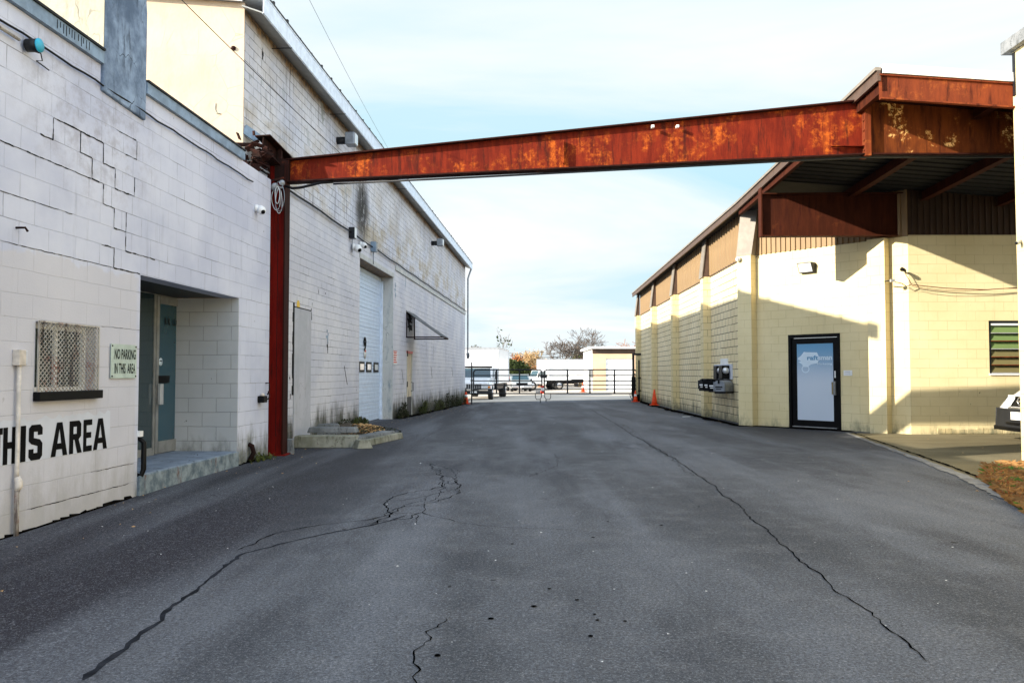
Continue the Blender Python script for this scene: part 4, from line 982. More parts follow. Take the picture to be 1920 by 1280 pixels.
m = MB(); m.bar(W(at(458, 242, 12.75)), W(at(486, 262, 12.95)), .03, .16); m.build('flashing', M['cap'], sf_)
# black hose from column to beam underside
pts = [W(at(px, py, y)) for px, py, y in ((535, 349, 13.02), (548, 353, 13.02), (562, 352, 13.02), (580, 348, 13.05), (600, 343, 13.1), (625, 341, 13.12))]
MB().tube(pts, .022, 8).build('hose', M['cable'], sf_)
pts = [W(at(px, py, y)) for px, py, y in ((625, 345, 13.1), (900, 332, 13.02), (1250, 314, 12.88), (1616, 295, 12.75))]; 
MB().tube(pts + [W(at(1905, 294, 12.67))], .016, 6).build('conduit', M['darkgrey'], sf_)
# lamps and cables on the column: things of their own
lt_ = empty('twin_floodlight', at(505, 350, 13.0), 0, 'pair of round grey lamps on a bracket clamped to the top of the red column', 'floodlight')
o0 = at(505, 350, 13.0)
def L(px, py, y=12.98): return at(px, py, y) - o0
MB().tube([L(474, 350), L(490, 350), L(505, 350), L(530, 352)], .016, 8).build('bracket', M['galv'], lt_)
MB().box(*sorted((L(471, 0).x, L(481, 0).x)), -.05, .05, L(475, 358).z, L(475, 340).z).build('junction_box', M['galv'], lt_, .01)
for px, py, r in ((516, 351, .065), (529, 343, .045)):
    c = L(px, py, 12.96); MB().lathe([(r * .35, .16), (r * .5, .08), (r, .02), (r * 1.05, 0), (r * .9, -.01), (0, -.015)], c, (-.5, .8, .25), 16).build('lamp_head', M['galv'], lt_)
MB().tube([L(475, 340), L(476, 312), L(480, 307), L(490, 312), L(505, 325)], .010, 6).build('pipe', M['galv'], lt_)
cl = empty('cable_coil', at(522, 360, 13.0), 0, 'loose loops of white and black cable hanging from the lamps on the red column', 'cable')
o1 = at(522, 360, 13.0)
for k, (c, rx, rz_, mt) in enumerate((((518, 372), 13, 22, 'cable_w'), ((523, 377), 10, 23, 'cable_w'), ((528, 376), 9, 21, 'cable'), ((524, 368), 14, 28, 'galv'), ((520, 366), 7, 16, 'cable_w'))):
    pts = []
    for i in range(25):
        t = 2 * pi * i / 24; pts.append(at(c[0] + rx * .62 * sin(t) * (1 + .1 * sin(3 * t + k)), c[1] - rz_ * cos(t), 12.98 - .01 * k) - o1)
    MB().tube(pts, .006, 5, False).build('loop', M[mt], cl)
MB().tube([at(482, 384, 12.85) - o1, at(486, 365, 12.85) - o1, at(490, 355, 12.84) - o1], .005, 5).build('lead', M['cable'], cl)

# concrete footing chip beside column
# ================================================================ cream building, right
rb = empty('cream_building', (RGT.ox, RGT.oy, 0), RGT.rz, 'cream painted block building with tan metal siding and a rusty canopy on the right', 'building')
def RW(p): return RGT.I @ Vector(p)
ZB = 4.28
sr0 = RGT.hx(1399, 700)[0] ; sr1 = RGT.hx(1203, 700)[0]
zr = lambda s: 5.67 + (5.46 - 5.67) * min(1, max(0, (s - 11.7) / 8.5)) - .0045 * max(0, s - 20.2)     # eave height
MB().box(0, .25, sr0 - .18, sr1 + .25, -.8, ZB).build('side_wall', M['side'], rb)
def siding(mb, p0, p1, z0, zf, pitch=.20, dep=.03, out=(-1, 0)):
    """ribbed sheet from p0 to p1 (xy), z0 to zf(t)"""
    p0, p1 = Vector(p0), Vector(p1); L = (p1 - p0).length; d = (p1 - p0) / L; nrm = Vector(out); n = max(1, int(L / pitch)); P = L / n; prof = []
    for i in range(n):
        a = i * P; prof += [(a, 0), (a + P * .55, 0), (a + P * .62, dep), (a + P * .93, dep)]
    prof.append((L, 0)); vs = []
    for a, h in prof:
        q = p0 + d * a + nrm * h; vs += [(q.x, q.y, z0), (q.x, q.y, zf(a / L))]
    mb.add(vs, [(2 * i, 2 * i + 2, 2 * i + 3, 2 * i + 1) for i in range(len(prof) - 1)])
m = MB(); s_a, s_b = sr1 + .25, sr0 - .25
siding(m, (.0 - .004, s_a), (-.004, s_b), ZB + .0, lambda t: zr(s_a + (s_b - s_a) * t) + .0, .30, .045)
m.build('side_siding', M['siding'], rb)
MB().box(-.03, .0, s_b - .3, s_a, ZB - .03, ZB - .001).build('drip_edge', M['trim_br'], rb)
# side pilasters with sloping flashings
sp = [(RGT.hx(1334, 700)[0], .42), (RGT.hx(1273.5, 700)[0], .42), (RGT.hx(1233, 700)[0], .42), (sr1 + .2, .42)]
for s, wd in sp:
    pf = -.235
    MB().box(pf, -.002, s, s + wd, -.8, ZB - .02).build('pilaster', M['pil'], rb)
    zt_ = zr(s) - .02
    m = MB(); m.hexa([(pf - .02, s - .004, ZB - .018), (-.05, s - .004, ZB - .018), (-.05, s + wd, ZB - .018), (pf - .02, s + wd, ZB - .018)], [(-.11, s - .004, zt_), (-.05, s - .004, zt_), (-.05, s + wd, zt_), (-.11, s + wd, zt_)])
    m.build('pilaster_flashing', M['trim_br'], rb)
    m = MB(); m.hexa([(pf - .045, s - .03, ZB - .05), (pf - .021, s - .03, ZB - .05), (pf - .021, s + wd + .03, ZB - .05), (pf - .045, s + wd + .03, ZB - .05)], [(-.14, s - .03, zt_), (-.112, s - .03, zt_), (-.112, s + wd + .03, zt_), (-.14, s + wd + .03, zt_)])
    m.build('flashing_edge', M['trim_gr'], rb)
# splayed wall A (its own axes: x = outward normal, y = along towards the viewer)
A0 = Vector((6.12, 20.5)); ad = Vector((.64, -.768)).normalized(); an = Vector((-ad.y * -1, 0)) if False else Vector((ad.y, -ad.x))
# an must face the camera side
if an.dot(-A0) < 0: an = -an
LA = 3.77; rzA = math.atan2(ad.y, ad.x) - pi / 2          # local +y -> ad
fa = empty('splayed_wing', RW((A0.x, A0.y, 0)), rzA - RGT.rz, parent=rb)
AF = Frame(A0.x, A0.y, rzA)
sgn = 1 if (AF.M.to_3x3() @ Vector((1, 0, 0))).xy.dot(an) > 0 else -1
dA0, dAz = AF.hx(1478, 628); dA1, _ = AF.hx(1575, 626); dAb = AF.hx(1530, 803)[1]
grid_wall(0, .25 * sgn, -.35, LA, -.3, ZB - .02, [(dA0, dA1, -.3, dAz)]).build('front_wall', M['cream'], fa)
def zroof(x, y):
    p = RW((x, y, 0)); return zr(p.y) - .08 * max(0, p.x + .3)
m = MB(); siding(m, (.004 * sgn, -.35), (.004 * sgn, LA), ZB - .02, lambda t: zroof(*(A0 + ad * (-.35 + (LA + .35) * t))) - .02, .13, .03, (sgn, 0)); m.build('front_siding', M['siding'], fa)
for t0, t1, nm in ((-.40, .0, 'corner'), (2.97, 3.36, 'mid')):
    MB().box(.003 * sgn, .23 * sgn, t0, t1, -.3, ZB - .03).build('pilaster', M['cream'], fa)
# grey leaning flashing over the corner pilaster
m = MB(); zt_ = 5.38
m.hexa([(.05 * sgn, -.42, ZB - .028), (.24 * sgn, -.42, ZB - .028), (.24 * sgn, .02, ZB - .028), (.05 * sgn, .02, ZB - .028)], [(.05 * sgn, -.36, zt_), (.12 * sgn, -.36, zt_), (.12 * sgn, .14, zt_), (.05 * sgn, .14, zt_)])
m.build('corner_flashing', M['trim_gr'], fa)
# door in wall A
dd = empty('door', (0, 0, 0), 0, parent=fa)
zd0 = .0
m = MB(); fx0, fx1 = (-.10 * sgn, .015 * sgn)
m.box(fx0, fx1, dA0 + .001, dA0 + .07, zd0, dAz - .001); m.box(fx0, fx1, dA1 - .07, dA1 - .001, zd0, dAz - .001); m.box(fx0, fx1, dA0 + .07, dA1 - .07, dAz - .08, dAz - .001); m.box(fx0, fx1, dA0 + .07, dA1 - .07, zd0, .05)
m.build('door_frame', M['black'], dd)
m = MB(); a, b = dA0 + .08, dA1 - .08; x0, x1 = -.07 * sgn, -.02 * sgn
ga, gz1_ = AF.hx(1494, 645, -.03 * sgn); gb_, _ = AF.hx(1562, 645, -.03 * sgn); gz0_ = AF.hx(1530, 788, -.03 * sgn)[1]
m.box(x0, x1, a, ga, .06, dAz - .09); m.box(x0, x1, gb_, b, .06, dAz - .09); m.box(x0, x1, ga, gb_, .06, gz0_); m.box(x0, x1, ga, gb_, gz1_, dAz - .09)
m.build('leaf', M['black'], dd)
MB().box(x0 + .01 * sgn, x1 - .008 * sgn, ga, gb_, gz0_, gz1_).build('film_panel', M['film'], dd)
MB().box(.016 * sgn, .03 * sgn, dA0 + .1, dA1 - .1, .035, .05).build('threshold', M['alu_l'], dd)
MB().box(-.019 * sgn, .03 * sgn, gb_ + .015, gb_ + .07, .80, 1.12).build('handle', M['alu'], dd, .006)
MB().box(-.019 * sgn, .0 * sgn, gb_ - .035, gb_ + .0, .82, 1.10).build('handle_plate', plain('brass plate', (.30, .24, .12), .4, .4), dd)
MB().box(-.019 * sgn, -.012 * sgn, gb_ + .03, gb_ + .06, 1.20, 1.36).build('lock_label', M['white'], dd)
# shop name: a van-shaped mark with lettering
xo = x1 - .008 * sgn + .003 * sgn
gw = gb_ - ga
def LG(u, v): return (xo, ga + gw * u, gz1_ - (gz1_ - gz0_) * v)
m = MB(); pl = [(.03, .185), (.12, .155), (.20, .105), (.26, .11), (.56, .115), (.60, .15), (.62, .20), (.58, .255), (.40, .27), (.30, .305), (.17, .305), (.15, .27), (.04, .235), (.12, .225), (.03, .205)]
m.add([LG(*p) for p in pl], [list(range(len(pl)))]); m.build('logo', M['film_white'], dd)
m = MB(); c = (.24, .33); vs = []; n = 16
for i in range(n):
    t = 2 * pi * i / n; vs += [LG(c[0] + .11 * cos(t), c[1] + .052 * sin(t)), LG(c[0] + .085 * cos(t), c[1] + .04 * sin(t))]
vs = [(v[0] - .001 * sgn, v[1], v[2]) for v in vs]
m.add(vs, [(2 * i, 2 * ((i + 1) % n), 2 * ((i + 1) % n) + 1, 2 * i + 1) for i in range(n)]); m.build('logo_wheel', M['film_white'], dd)
mb_ = plain('mid blue print', (.13, .32, .52), .4)
for body, c_, w_, mt_ in (('raft', .445, .31, mb_), ('sman', .79, .37, M['film_white'])):
    t = text_mesh('lettering', body, mt_, dd, (gz1_ - gz0_) * (.062 if body == 'raft' else .046), gw * w_, bold=.03); t.location = (xo + .004 * sgn, ga + gw * c_, LG(0, .215)[2]); t.rotation_euler = (0, 0, rad(90) if sgn > 0 else rad(-90))
t = text_mesh('small_lettering', 'Marketing', M['film_white'], dd, (gz1_ - gz0_) * .034, gw * .40, bold=.01); t.location = (xo + .002 * sgn, ga + gw * .77, LG(0, .285)[2]); t.rotation_euler = (0, 0, rad(90) if sgn > 0 else rad(-90))
# frontal wall B
BX = RW((8.535, 17.6, 0)); FB = Frame(8.535, 17.6, 0)
fb = empty('front_bay', BX, -RGT.rz, parent=rb)
wbx0, wbz1 = FB.hy(1853.5, 601); wbz0 = FB.hy(1853, 703)[1]; wbx1 = wbx0 + 1.35; LB = 3.4
m = MB(); S = [0, wbx0, wbx1, LB]; Z = [-.3, wbz0, wbz1, ZB]
for i in range(3):
    for j in range(3):
        if (i, j) == (1, 1): continue
        m.add([(S[i], 0, Z[j]), (S[i + 1], 0, Z[j]), (S[i + 1], 0, Z[j + 1]), (S[i], 0, Z[j + 1])], [(0, 1, 2, 3)])
m.add([(wbx0, 0, wbz0), (wbx0, .2, wbz0), (wbx0, .2, wbz1), (wbx0, 0, wbz1)], [(0, 1, 2, 3)]); m.add([(wbx1, 0, wbz0), (wbx1, .2, wbz0), (wbx1, .2, wbz1), (wbx1, 0, wbz1)], [(3, 2, 1, 0)])
m.add([(wbx0, 0, wbz1), (wbx1, 0, wbz1), (wbx1, .2, wbz1), (wbx0, .2, wbz1)], [(0, 1, 2, 3)]); m.add([(wbx0, 0, wbz0), (wbx1, 0, wbz0), (wbx1, .2, wbz0), (wbx0, .2, wbz0)], [(3, 2, 1, 0)])
m.add([(LB, 0, -.3), (LB, 6, -.3), (LB, 6, ZB), (LB, 0, ZB)], [(0, 1, 2, 3)]); m.add([(0, .26, -.3), (LB, .26, -.3), (LB, .26, ZB), (0, .26, ZB)], [(3, 2, 1, 0)])
m.build('front_wall', M['cream'], fb)
m = MB(); siding(m, (0, -.004), (LB + .3, -.004), ZB, lambda t: zroof(8.535 + (LB + .3) * t, 17.6) - .02, .13, .03, (0, -1)); m.build('front_siding', M['siding_dk'], fb)
m = MB(); rr = random.Random(12); x = .55
while x < 2.3: e = x + rr.uniform(.2, .4); m.box(x, e, -.02, -.001, .02, .10 + rr.uniform(0, .05)); x = e
m.build('broken_footing', M['pil'], fb, .01)
wj = empty('window', (0, 0, 0), 0, parent=fb)
m = MB(); m.box(wbx0 + .001, wbx0 + .05, .02, .12, wbz0, wbz1); m.box(wbx1 - .05, wbx1 - .001, .02, .12, wbz0, wbz1); m.box(wbx0 + .05, wbx1 - .05, .02, .12, wbz1 - .05, wbz1 - .001); m.build('frame', M['darkgrey'], wj)
MB().box(wbx0 - .01, wbx1 + .01, -.03, .1, wbz0 - .0, wbz0 + .035).build('sill', M['white'], wj)
MB().box(wbx0 + .05, wbx1 - .05, .03, .05, wbz1 - .10, wbz1 - .052).build('head_rail', M['white'], wj)
hh = (wbz1 - .10 - wbz0 - .04) / 6
for i in range(6):
    z = wbz0 + .04 + i * hh
    m = MB(); m.hexa([(wbx0 + .06, .02, z + .01), (wbx1 - .06, .02, z + .01), (wbx1 - .06, .026, z + .01), (wbx0 + .06, .026, z + .01)], [(wbx0 + .06, .09, z + hh - .005), (wbx1 - .06, .09, z + hh - .005), (wbx1 - .06, .096, z + hh - .005), (wbx0 + .06, .096, z + hh - .005)])
    if i == 0: glassy('green louvre glass', (.13, .19, .07), .15); glassy('brown louvre glass', (.15, .13, .06), .15)
    m.build('louvre', (bpy.data.materials['green louvre glass'] if i > 2 else bpy.data.materials['brown louvre glass']), wj)
    MB().box(wbx0 + .055, wbx1 - .055, .005, .018, z, z + .016).build('louvre_clip', M['fascia'] if i in (1, 2, 4) else M['alu_l'], wj)
MB().box(wbx0, wbx1, .14, .16, wbz0, wbz1).build('blind', plain('dull blind', (.20, .22, .14), .8), wj)
# roof deck, fascia, purlins
ys0, ys1 = 11.80, sr1 + .7; XR = 9.0
m = MB(); ss = [ys0, 14, 17, 20.2, 26, 33, ys1]; n = len(ss)
def rz_(x, s): return zr(s) - .08 * max(0, x + .32)
vs = []
for s in ss:
    for x in (-.32, 0, 3, 6, XR): vs.append((x, s, rz_(x, s)))
nb = len(vs); vs += [(x, y, z + .07) for x, y, z in vs]
fs = []
for i in range(n - 1):
    for k in range(4):
        a, b, c, d = i * 5 + k, i * 5 + k + 1, (i + 1) * 5 + k + 1, (i + 1) * 5 + k; fs += [(a, d, c, b), (nb + a, nb + b, nb + c, nb + d)]
for k in range(4): fs += [(k, k + 1, nb + k + 1, nb + k), ((n - 1) * 5 + k + 1, (n - 1) * 5 + k, nb + (n - 1) * 5 + k, nb + (n - 1) * 5 + k + 1)]
for i in range(n - 1): fs += [(i * 5, nb + i * 5, nb + (i + 1) * 5, (i + 1) * 5), (i * 5 + 4, (i + 1) * 5 + 4, nb + (i + 1) * 5 + 4, nb + i * 5 + 4)]
m.add(vs, fs); m.build('roof_deck', M['deck'], rb)
m = MB()   # deck ribs underneath, running across
y = 12.1
while y < 17.9:
    m.hexa([(-.25, y, rz_(-.25, y) - .025), (XR, y, rz_(XR, y) - .025), (XR, y + .09, rz_(XR, y) - .025), (-.25, y + .09, rz_(-.25, y) - .025)], [(-.25, y - .02, rz_(-.25, y) - .002), (XR, y - .02, rz_(XR, y) - .002), (XR, y + .11, rz_(XR, y) - .002), (-.25, y + .11, rz_(-.25, y) - .002)]); y += .28
m.build('deck_rib', M['deck'], rb)
# white roof sheet edge along the street side, brown gutter edge along the alley
m = MB(); m.hexa([(-.30, ys0 - .03, rz_(-.3, ys0) - .0), (XR, ys0 - .03, rz_(XR, ys0) - .0), (XR, ys0 - .004, rz_(XR, ys0) - .0), (-.30, ys0 - .004, rz_(-.3, ys0) - .0)], [(-.30, ys0 - .03, rz_(-.3, ys0) + .071), (XR, ys0 - .03, rz_(XR, ys0) + .071), (XR, ys0 - .004, rz_(XR, ys0) + .071), (-.30, ys0 - .004, rz_(-.3, ys0) + .071)]); m.hexa([(-.30, ys0 - .03, rz_(-.3, ys0) + .072), (XR, ys0 - .03, rz_(XR, ys0) + .072), (XR, ys0 + .6, rz_(XR, ys0) + .072), (-.30, ys0 + .6, rz_(-.3, ys0) + .072)], [(-.30, ys0 - .03, rz_(-.3, ys0) + .13), (XR, ys0 - .03, rz_(XR, ys0) + .13), (XR, ys0 + .6, rz_(XR, ys0) + .13), (-.30, ys0 + .6, rz_(-.3, ys0) + .13)])
m.build('roof_sheet_edge', M['white'], rb)
m = MB(); mt = MB()
for a, b in zip(ss[:-1], ss[1:]):
    za, zb_ = zr(a), zr(b)
    m.hexa([(-.37, a, za - .11), (-.325, a, za - .11), (-.325, b, zb_ - .11), (-.37, b, zb_ - .11)], [(-.37, a, za + .04), (-.325, a, za + .04), (-.325, b, zb_ + .04), (-.37, b, zb_ + .04)])
    mt.hexa([(-.40, a, za + .042), (-.31, a, za + .042), (-.31, b, zb_ + .042), (-.40, b, zb_ + .042)], [(-.40, a, za + .09), (-.31, a, za + .09), (-.31, b, zb_ + .09), (-.40, b, zb_ + .09)])
m.build('eave_trim', M['trim_br'], rb); mt.build('eave_flashing', M['trim_gr'], rb)
# rusty eave channel under the trim and the street side fascia beam
m = MB(); a, b = ys0 + .02, 20.3; za, zb_ = zr(a), zr(b)
m.hexa([(-.30, a, za - .26), (-.22, a, za - .26), (-.22, b, zb_ - .22), (-.30, b, zb_ - .22)], [(-.30, a, za - .01), (-.22, a, za - .01), (-.22, b, zb_ - .01), (-.30, b, zb_ - .01)])
m.build('eave_channel', M['rafter'], rb)
m = MB(); yf = ys0 + .02; x0, x1 = -.34, 2.42; z0_, z1_ = rz_(-.32, yf), rz_(x1, yf)
def fb_box(ya, yb, da, db):
    m.hexa([(x0, ya, z0_ - da), (x1, ya, z1_ - da), (x1, yb, z1_ - da), (x0, yb, z0_ - da)], [(x0, ya, z0_ - db), (x1, ya, z1_ - db), (x1, yb, z1_ - db), (x0, yb, z0_ - db)])
fb_box(yf, yf + .012, .36, .03); fb_box(yf - .06, yf + .012, .385, .362); fb_box(yf - .03, yf + .012, .028, .008)
m.build('fascia_beam', M['fascia'], rb)
for o_ in (1.5, 2.98, 4.6, 6.2):
    m = MB(); m.hexa([(o_, 11.86, rz_(o_, 11.86) - .22), (o_ + .06, 11.86, rz_(o_, 11.75) - .22), (o_ + .06, 20.0, rz_(o_, 20) - .22), (o_, 20.0, rz_(o_, 20) - .22)], [(o_, 11.86, rz_(o_, 11.86) - .03), (o_ + .06, 11.86, rz_(o_, 11.75) - .03), (o_ + .06, 20.0, rz_(o_, 20) - .03), (o_, 20.0, rz_(o_, 20) - .03)])
    m.hexa([(o_ - .04, 11.86, rz_(o_, 11.75) - .235), (o_ + .10, 11.86, rz_(o_, 11.75) - .235), (o_ + .10, 20.0, rz_(o_, 20) - .235), (o_ - .04, 20.0, rz_(o_, 20) - .235)], [(o_ - .04, 11.86, rz_(o_, 11.75) - .222), (o_ + .10, 11.86, rz_(o_, 11.75) - .222), (o_ + .10, 20.0, rz_(o_, 20) - .222), (o_ - .04, 20.0, rz_(o_, 20) - .222)])
    m.build('purlin', M['rafter'], rb)
# second rafter ending in a plate above the mid pilaster
y2 = 17.86
P = lambda px, py: RW(at(px, py, y2))
xa = P(1427, 400).x; xb_ = P(1668, 400).x; zb1 = P(1427, 442).z; zt1 = P(1427, 366).z
m = MB(); yy = P(1427, 400).y
def rot(x, dy): return Vector((x, yy - (x - xa) * MR * 0 + dy))
def rbx(x0, x1, ya, yb, z0, z1):
    m.box(x0, x1, yy + ya, yy + yb, z0, z1)
rbx(xa, xb_ + .5, -.008, .008, zb1, zt1 + .0); rbx(xa, xb_ + .1, -.11, .11, zb1 - .025, zb1 - .001); rbx(xa, xb_ + .5, -.11, .11, zt1 + .001, zt1 + .022); rbx(xa - .03, xa - .002, -.11, .11, zb1 - .03, zt1 + .15)
m.build('rafter', M['rafter'], rb)
# wall lamp, camera, cables on right building
e = empty('wall_light', AF.M @ Vector((0, AF.hx(1516, 503)[0], AF.hx(1516, 503)[1])), rzA + (0 if sgn > 0 else pi), 'bronze wall pack light on the cream wall above the blue film door', 'wall light')
m = MB(); m.hexa([(.0, -.19, -.11), (.10, -.19, -.11), (.10, .19, -.11), (.0, .19, -.11)], [(.0, -.19, .12), (.20, -.19, .12), (.20, .19, .12), (.0, .19, .12)]); m.build('housing', M['plastic'], e, .01)
m = MB(); m.hexa([(.103, -.165, -.095), (.112, -.165, -.095), (.112, .165, -.095), (.103, .165, -.095)], [(.19, -.165, .10), (.20, -.165, .10), (.20, .165, .10), (.19, .165, .10)]); m.build('lens', M['lamp'], e)
e = empty('door_notice', AF.M @ Vector((.002 * sgn, AF.hx(1590, 699)[0], AF.hx(1590, 699)[1])), rzA, 'small blank white notice on the cream wall right of the door', 'notice')
hw_ = (AF.hx(1598, 699)[0] - AF.hx(1582, 699)[0]) / 2; MB().box(0, .006 * sgn, -hw_, hw_, -.06, .06).build('plate', M['white'], e)
m = MB(); [m.box(.0065 * sgn, .007 * sgn, -hw_ * .7, hw_ * .6, z, z + .006) for z in (-.02, .02)]; m.build('print', M['alu'], e)
c0_ = at(1694, 506, 17.5)
e = empty('security_camera', c0_, 0, 'small black camera pointing left high on the cream wall by the drooping cable', 'camera')
MB().tube([(.10, .12, -.04), (.04, .02, -.01), (-.03, -.05, .0)], [.02, .03, .04], 8).build('body', M['plastic'], e); MB().lathe([(.04, 0), (.045, .05), (0, .06)], (-.03, -.05, .0), (-.8, -.5, .1), 10).build('lens', M['black'], e)
MB().tube([at(px, py, 17.5) - c0_ for px, py in ((1697, 512), (1703, 522), (1709, 533))], .007, 5).build('lead', M['fascia'], e)
pts = [at(px, py, 17.5) for px, py in ((1673, 526), (1680, 529), (1690, 531), (1700, 537), (1709, 533), (1730, 536), (1770, 540), (1810, 542), (1850, 543), (1880, 541), (1912, 539))]
o2 = pts[0]; cb_ = MB().tube([p - o2 for p in pts], .009, 5); cb_.tube([p - o2 + Vector((0, -.02, -.03 - .03 * sin(i))) for i, p in enumerate(pts[4:])], .006, 5)
cw_ = tag(cb_.build('cable_run', M['fascia']), 'thin rusty brown cable drooping across the cream wall to the right', 'cable'); cw_.location = o2
MB().box(-.04, .05, -.02, .03, -.03, .03).build('connector', M['alu_l'], cw_)
MB().tube([(0.0, 0.02, 0.01), (-.05, .25, .01)], .014, 6).build('clamp', M['darkgrey'], cw_)
q = at(1405 - 20.5, 486, 20.6); e = empty('security_camera', q, 0, 'tiny round white camera under the metal siding at the corner of the cream building', 'camera')
MB().lathe([(.06, 0), (.065, .04), (.05, .08), (0, .09)], (0, 0, 0), (-.4, -.9, -.1), 14).build('body', M['white'], e); MB().lathe([(.02, 0), (0, .01)], Vector((-.4, -.9, -.1)) * .092, (-.4, -.9, -.1), 8).build('lens', M['black'], e)
MB().tube([(.04, .04, 0), (.2, -.02, -.05), (.38, -.08, .0), (.46, -.2, .1)], .006, 5).build('lead', M['cable'], e)
q = at(1908, 454, 11.62); e = empty('security_camera', q, 0, 'small grey camera sticking out from the corner of the tall pier at the right edge', 'camera')
MB().tube([(.10, .05, .03), (.0, -.02, -.01), (-.04, -.04, -.02)], [.02, .025, .022], 8).build('body', M['alu'], e); MB().lathe([(.02, 0), (.018, .01), (0, .012)], (-.04, -.04, -.02), (-.8, -.4, -.3), 8).build('lens', M['black'], e)
# meter cluster and mailboxes on the alley wall
def on_r(px, py): s, z = RGT.hx(px, py); return s, z
mt = empty('utility_box', RGT.M @ Vector((0, on_r(1358, 700)[0], on_r(1358, 700)[1])), RGT.rz, 'white board with two dark meter boxes above the mailboxes on the alley wall', 'meter board')
MB().box(-.05, 0, -1.0, 1.1, -.16, .26).build('board', M['halo'], mt); MB().box(-.03, 0, -.5, .35, .261, .42).build('upper_plate', M['white'], mt)
for y, hgt in ((-.65, .26), (.05, .26)): b_ = MB().box(-.26, -.051, y - .22, y + .18, -.15, hgt - .04).build('meter_box', M['black'], mt, .01); MB().lathe([(.09, 0), (.085, .07), (.05, .10), (0, .11)], (-.16, y - .22, .08), (0, -1, 0), 14).build('cover', M['alu_l'], b_)
def mailbox(s, z, mat, lab, dr=rad(52)):
    e = empty('mailbox', RGT.M @ Vector((-.12, s, z)), RGT.rz + dr, lab, 'mailbox', 'mailboxes on the alley wall')
    m = MB(); prof = [(-.11, 0), (.11, 0), (.11, .13)] + [(.11 * cos(t * pi / 8), .13 + .11 * sin(t * pi / 8)) for t in range(1, 8)] + [(-.11, .13)]
    m.prism(prof, lambda p, q, a: (a, p * 1.35, q), -.48, 0); m.build('body', mat, e, .004)
    MB().box(-.495, -.481, -.14, .14, .0, .20).build('door', mat, e, .004); MB().box(-.512, -.496, -.02, .02, .17, .24).build('latch', M['black'], e)
    MB().box(-.44, .0, -.14, .14, -.045, -.002).build('shelf', M['plastic'], e); e.scale = (1.15, 1.15, 1.25)
    m = MB(); m.box(-.497, -.496, -.09, .09, .08, .11); m.box(-.497, -.496, -.06, .07, .04, .06); m.build('label', M['darkgrey'] if mat is M['galv'] else M['white'], e)
s, z = on_r(1372, 733); mailbox(s - .1, z - .0, M['galv'], 'grey rounded mailbox nearest the corner pilaster'); mailbox(s + .65, z + .02, M['black'], 'black mailbox next to the grey mailbox'); mailbox(s + 1.3, z + .03, M['black'], 'black mailbox in the middle of the mailbox row'); mailbox(s + 2.0, z + .03, M['plastic'], 'farthest dark mailbox beside the second pilaster')

# ================================================================ near pier building at the right edge
pb = empty('corner_pier', (at(1911, 600, 11.74).x, 11.74, 0), RGT.rz, 'cream block building end with concrete coping at the right picture edge', 'building')
MB().box(.0, 9, -18, .02, -.3, 5.95).build('wall', M['cream'], pb)
MB().box(-.10, 9.1, -18.1, .14, 5.953, 6.14).build('coping', M['conc'], pb, .01)
MB().box(-.012, .0, -.06, .0, 5.30, 5.93).build('corner_strip', M['darkgrey'], pb)
m = MB(); rr = random.Random(3)
m.build('unused', None) if False else None
# ================================================================ things on the ground near the left wall
def slab(px, py, L_, Wd, H_, ang, lab, mat, zb=0.0, cham=.018, name='concrete_block'):
    p = gpt(px, py)
    e = MB(); a = L_ / 2; b = Wd / 2
    e.hexa([(-a, -b, 0), (a, -b, 0), (a, b, 0), (-a, b, 0)], [(-a + cham * 2, -b + cham, H_), (a - cham * 2, -b + cham, H_), (a - cham * 2, b - cham, H_), (-a + cham * 2, b - cham, H_)])
    o = e.build(name, mat, None, .015); o.location = (p.x, p.y, zb); o.rotation_euler = (0, 0, ang)
    return tag(o, lab, 'concrete block', 'broken concrete kerb blocks beside the column')
slab(613, 838, 1.15, .34, .21, .02, 'long mossy concrete block lying in front of the heap by the warehouse wall', M['conc_moss'])
slab(625, 831, .92, .30, .10, -.04, 'flat grey concrete slab resting on top of the mossy front block', M['conc'], zb=.205)
slab(603, 818, .75, .36, .26, .35, 'tilted grey concrete slab at the back of the heap near the black stained wall', M['conc'])
slab(696, 830, 1.9, .30, .17, 1.36, 'long kerb block running away from the road on the right of the heap', M['conc'], zb=.0)
slab(714, 829, 2.0, .20, .12, 1.36, 'lowest outer kerb block at the right end of the heap', M['conc_moss'])
slab(679, 840, .30, .26, .15, .6, 'short broken lump of concrete at the front corner of the heap', M['conc_moss'], cham=.03)
p = gpt(543, 850)
m = MB().hexa([(-.07, -.06, 0), (.07, -.06, 0), (.07, .06, 0), (-.07, .06, 0)], [(-.055, -.04, .25), (.06, -.045, .24), (.055, .045, .25), (-.05, .04, .25)]); o = m.build('concrete_block', M['conc'], None, .01); o.location = (p.x, p.y, -.01)
tag(o, 'small upright concrete stub standing against the foot of the red column', 'concrete block')
def leaves(name, lab, cat, mats, c, n, sx, sy, h, sz, seed, kind='stuff', slope=None):
    rnd = random.Random(seed); m = MB()
    for i in range(n):
        u, v = rnd.uniform(-1, 1), rnd.uniform(-1, 1)
        if u * u + v * v > 1: continue
        x, y = u * sx, v * sy; z = h * max(0, 1 - (u * u + v * v)) * rnd.uniform(.6, 1.05) + rnd.uniform(0, .02); a = rnd.uniform(0, 2 * pi); s = sz * rnd.uniform(.5, 1.3)
        d1 = Vector((cos(a), sin(a), rnd.uniform(-.5, .5))) * s; d2 = Vector((-sin(a), cos(a), rnd.uniform(-.5, .5))) * s * .6; p = Vector((x, y, z))
        m.add([p - d1, p - d2, p + d1, p + d2], [(0, 1, 2, 3)])
    o = m.build(name, mats); o.location = c; return tag(o, lab, cat, kind=kind)
c = gpt(668, 812); so = MB(); vs = [(0, 0, .22)]; 
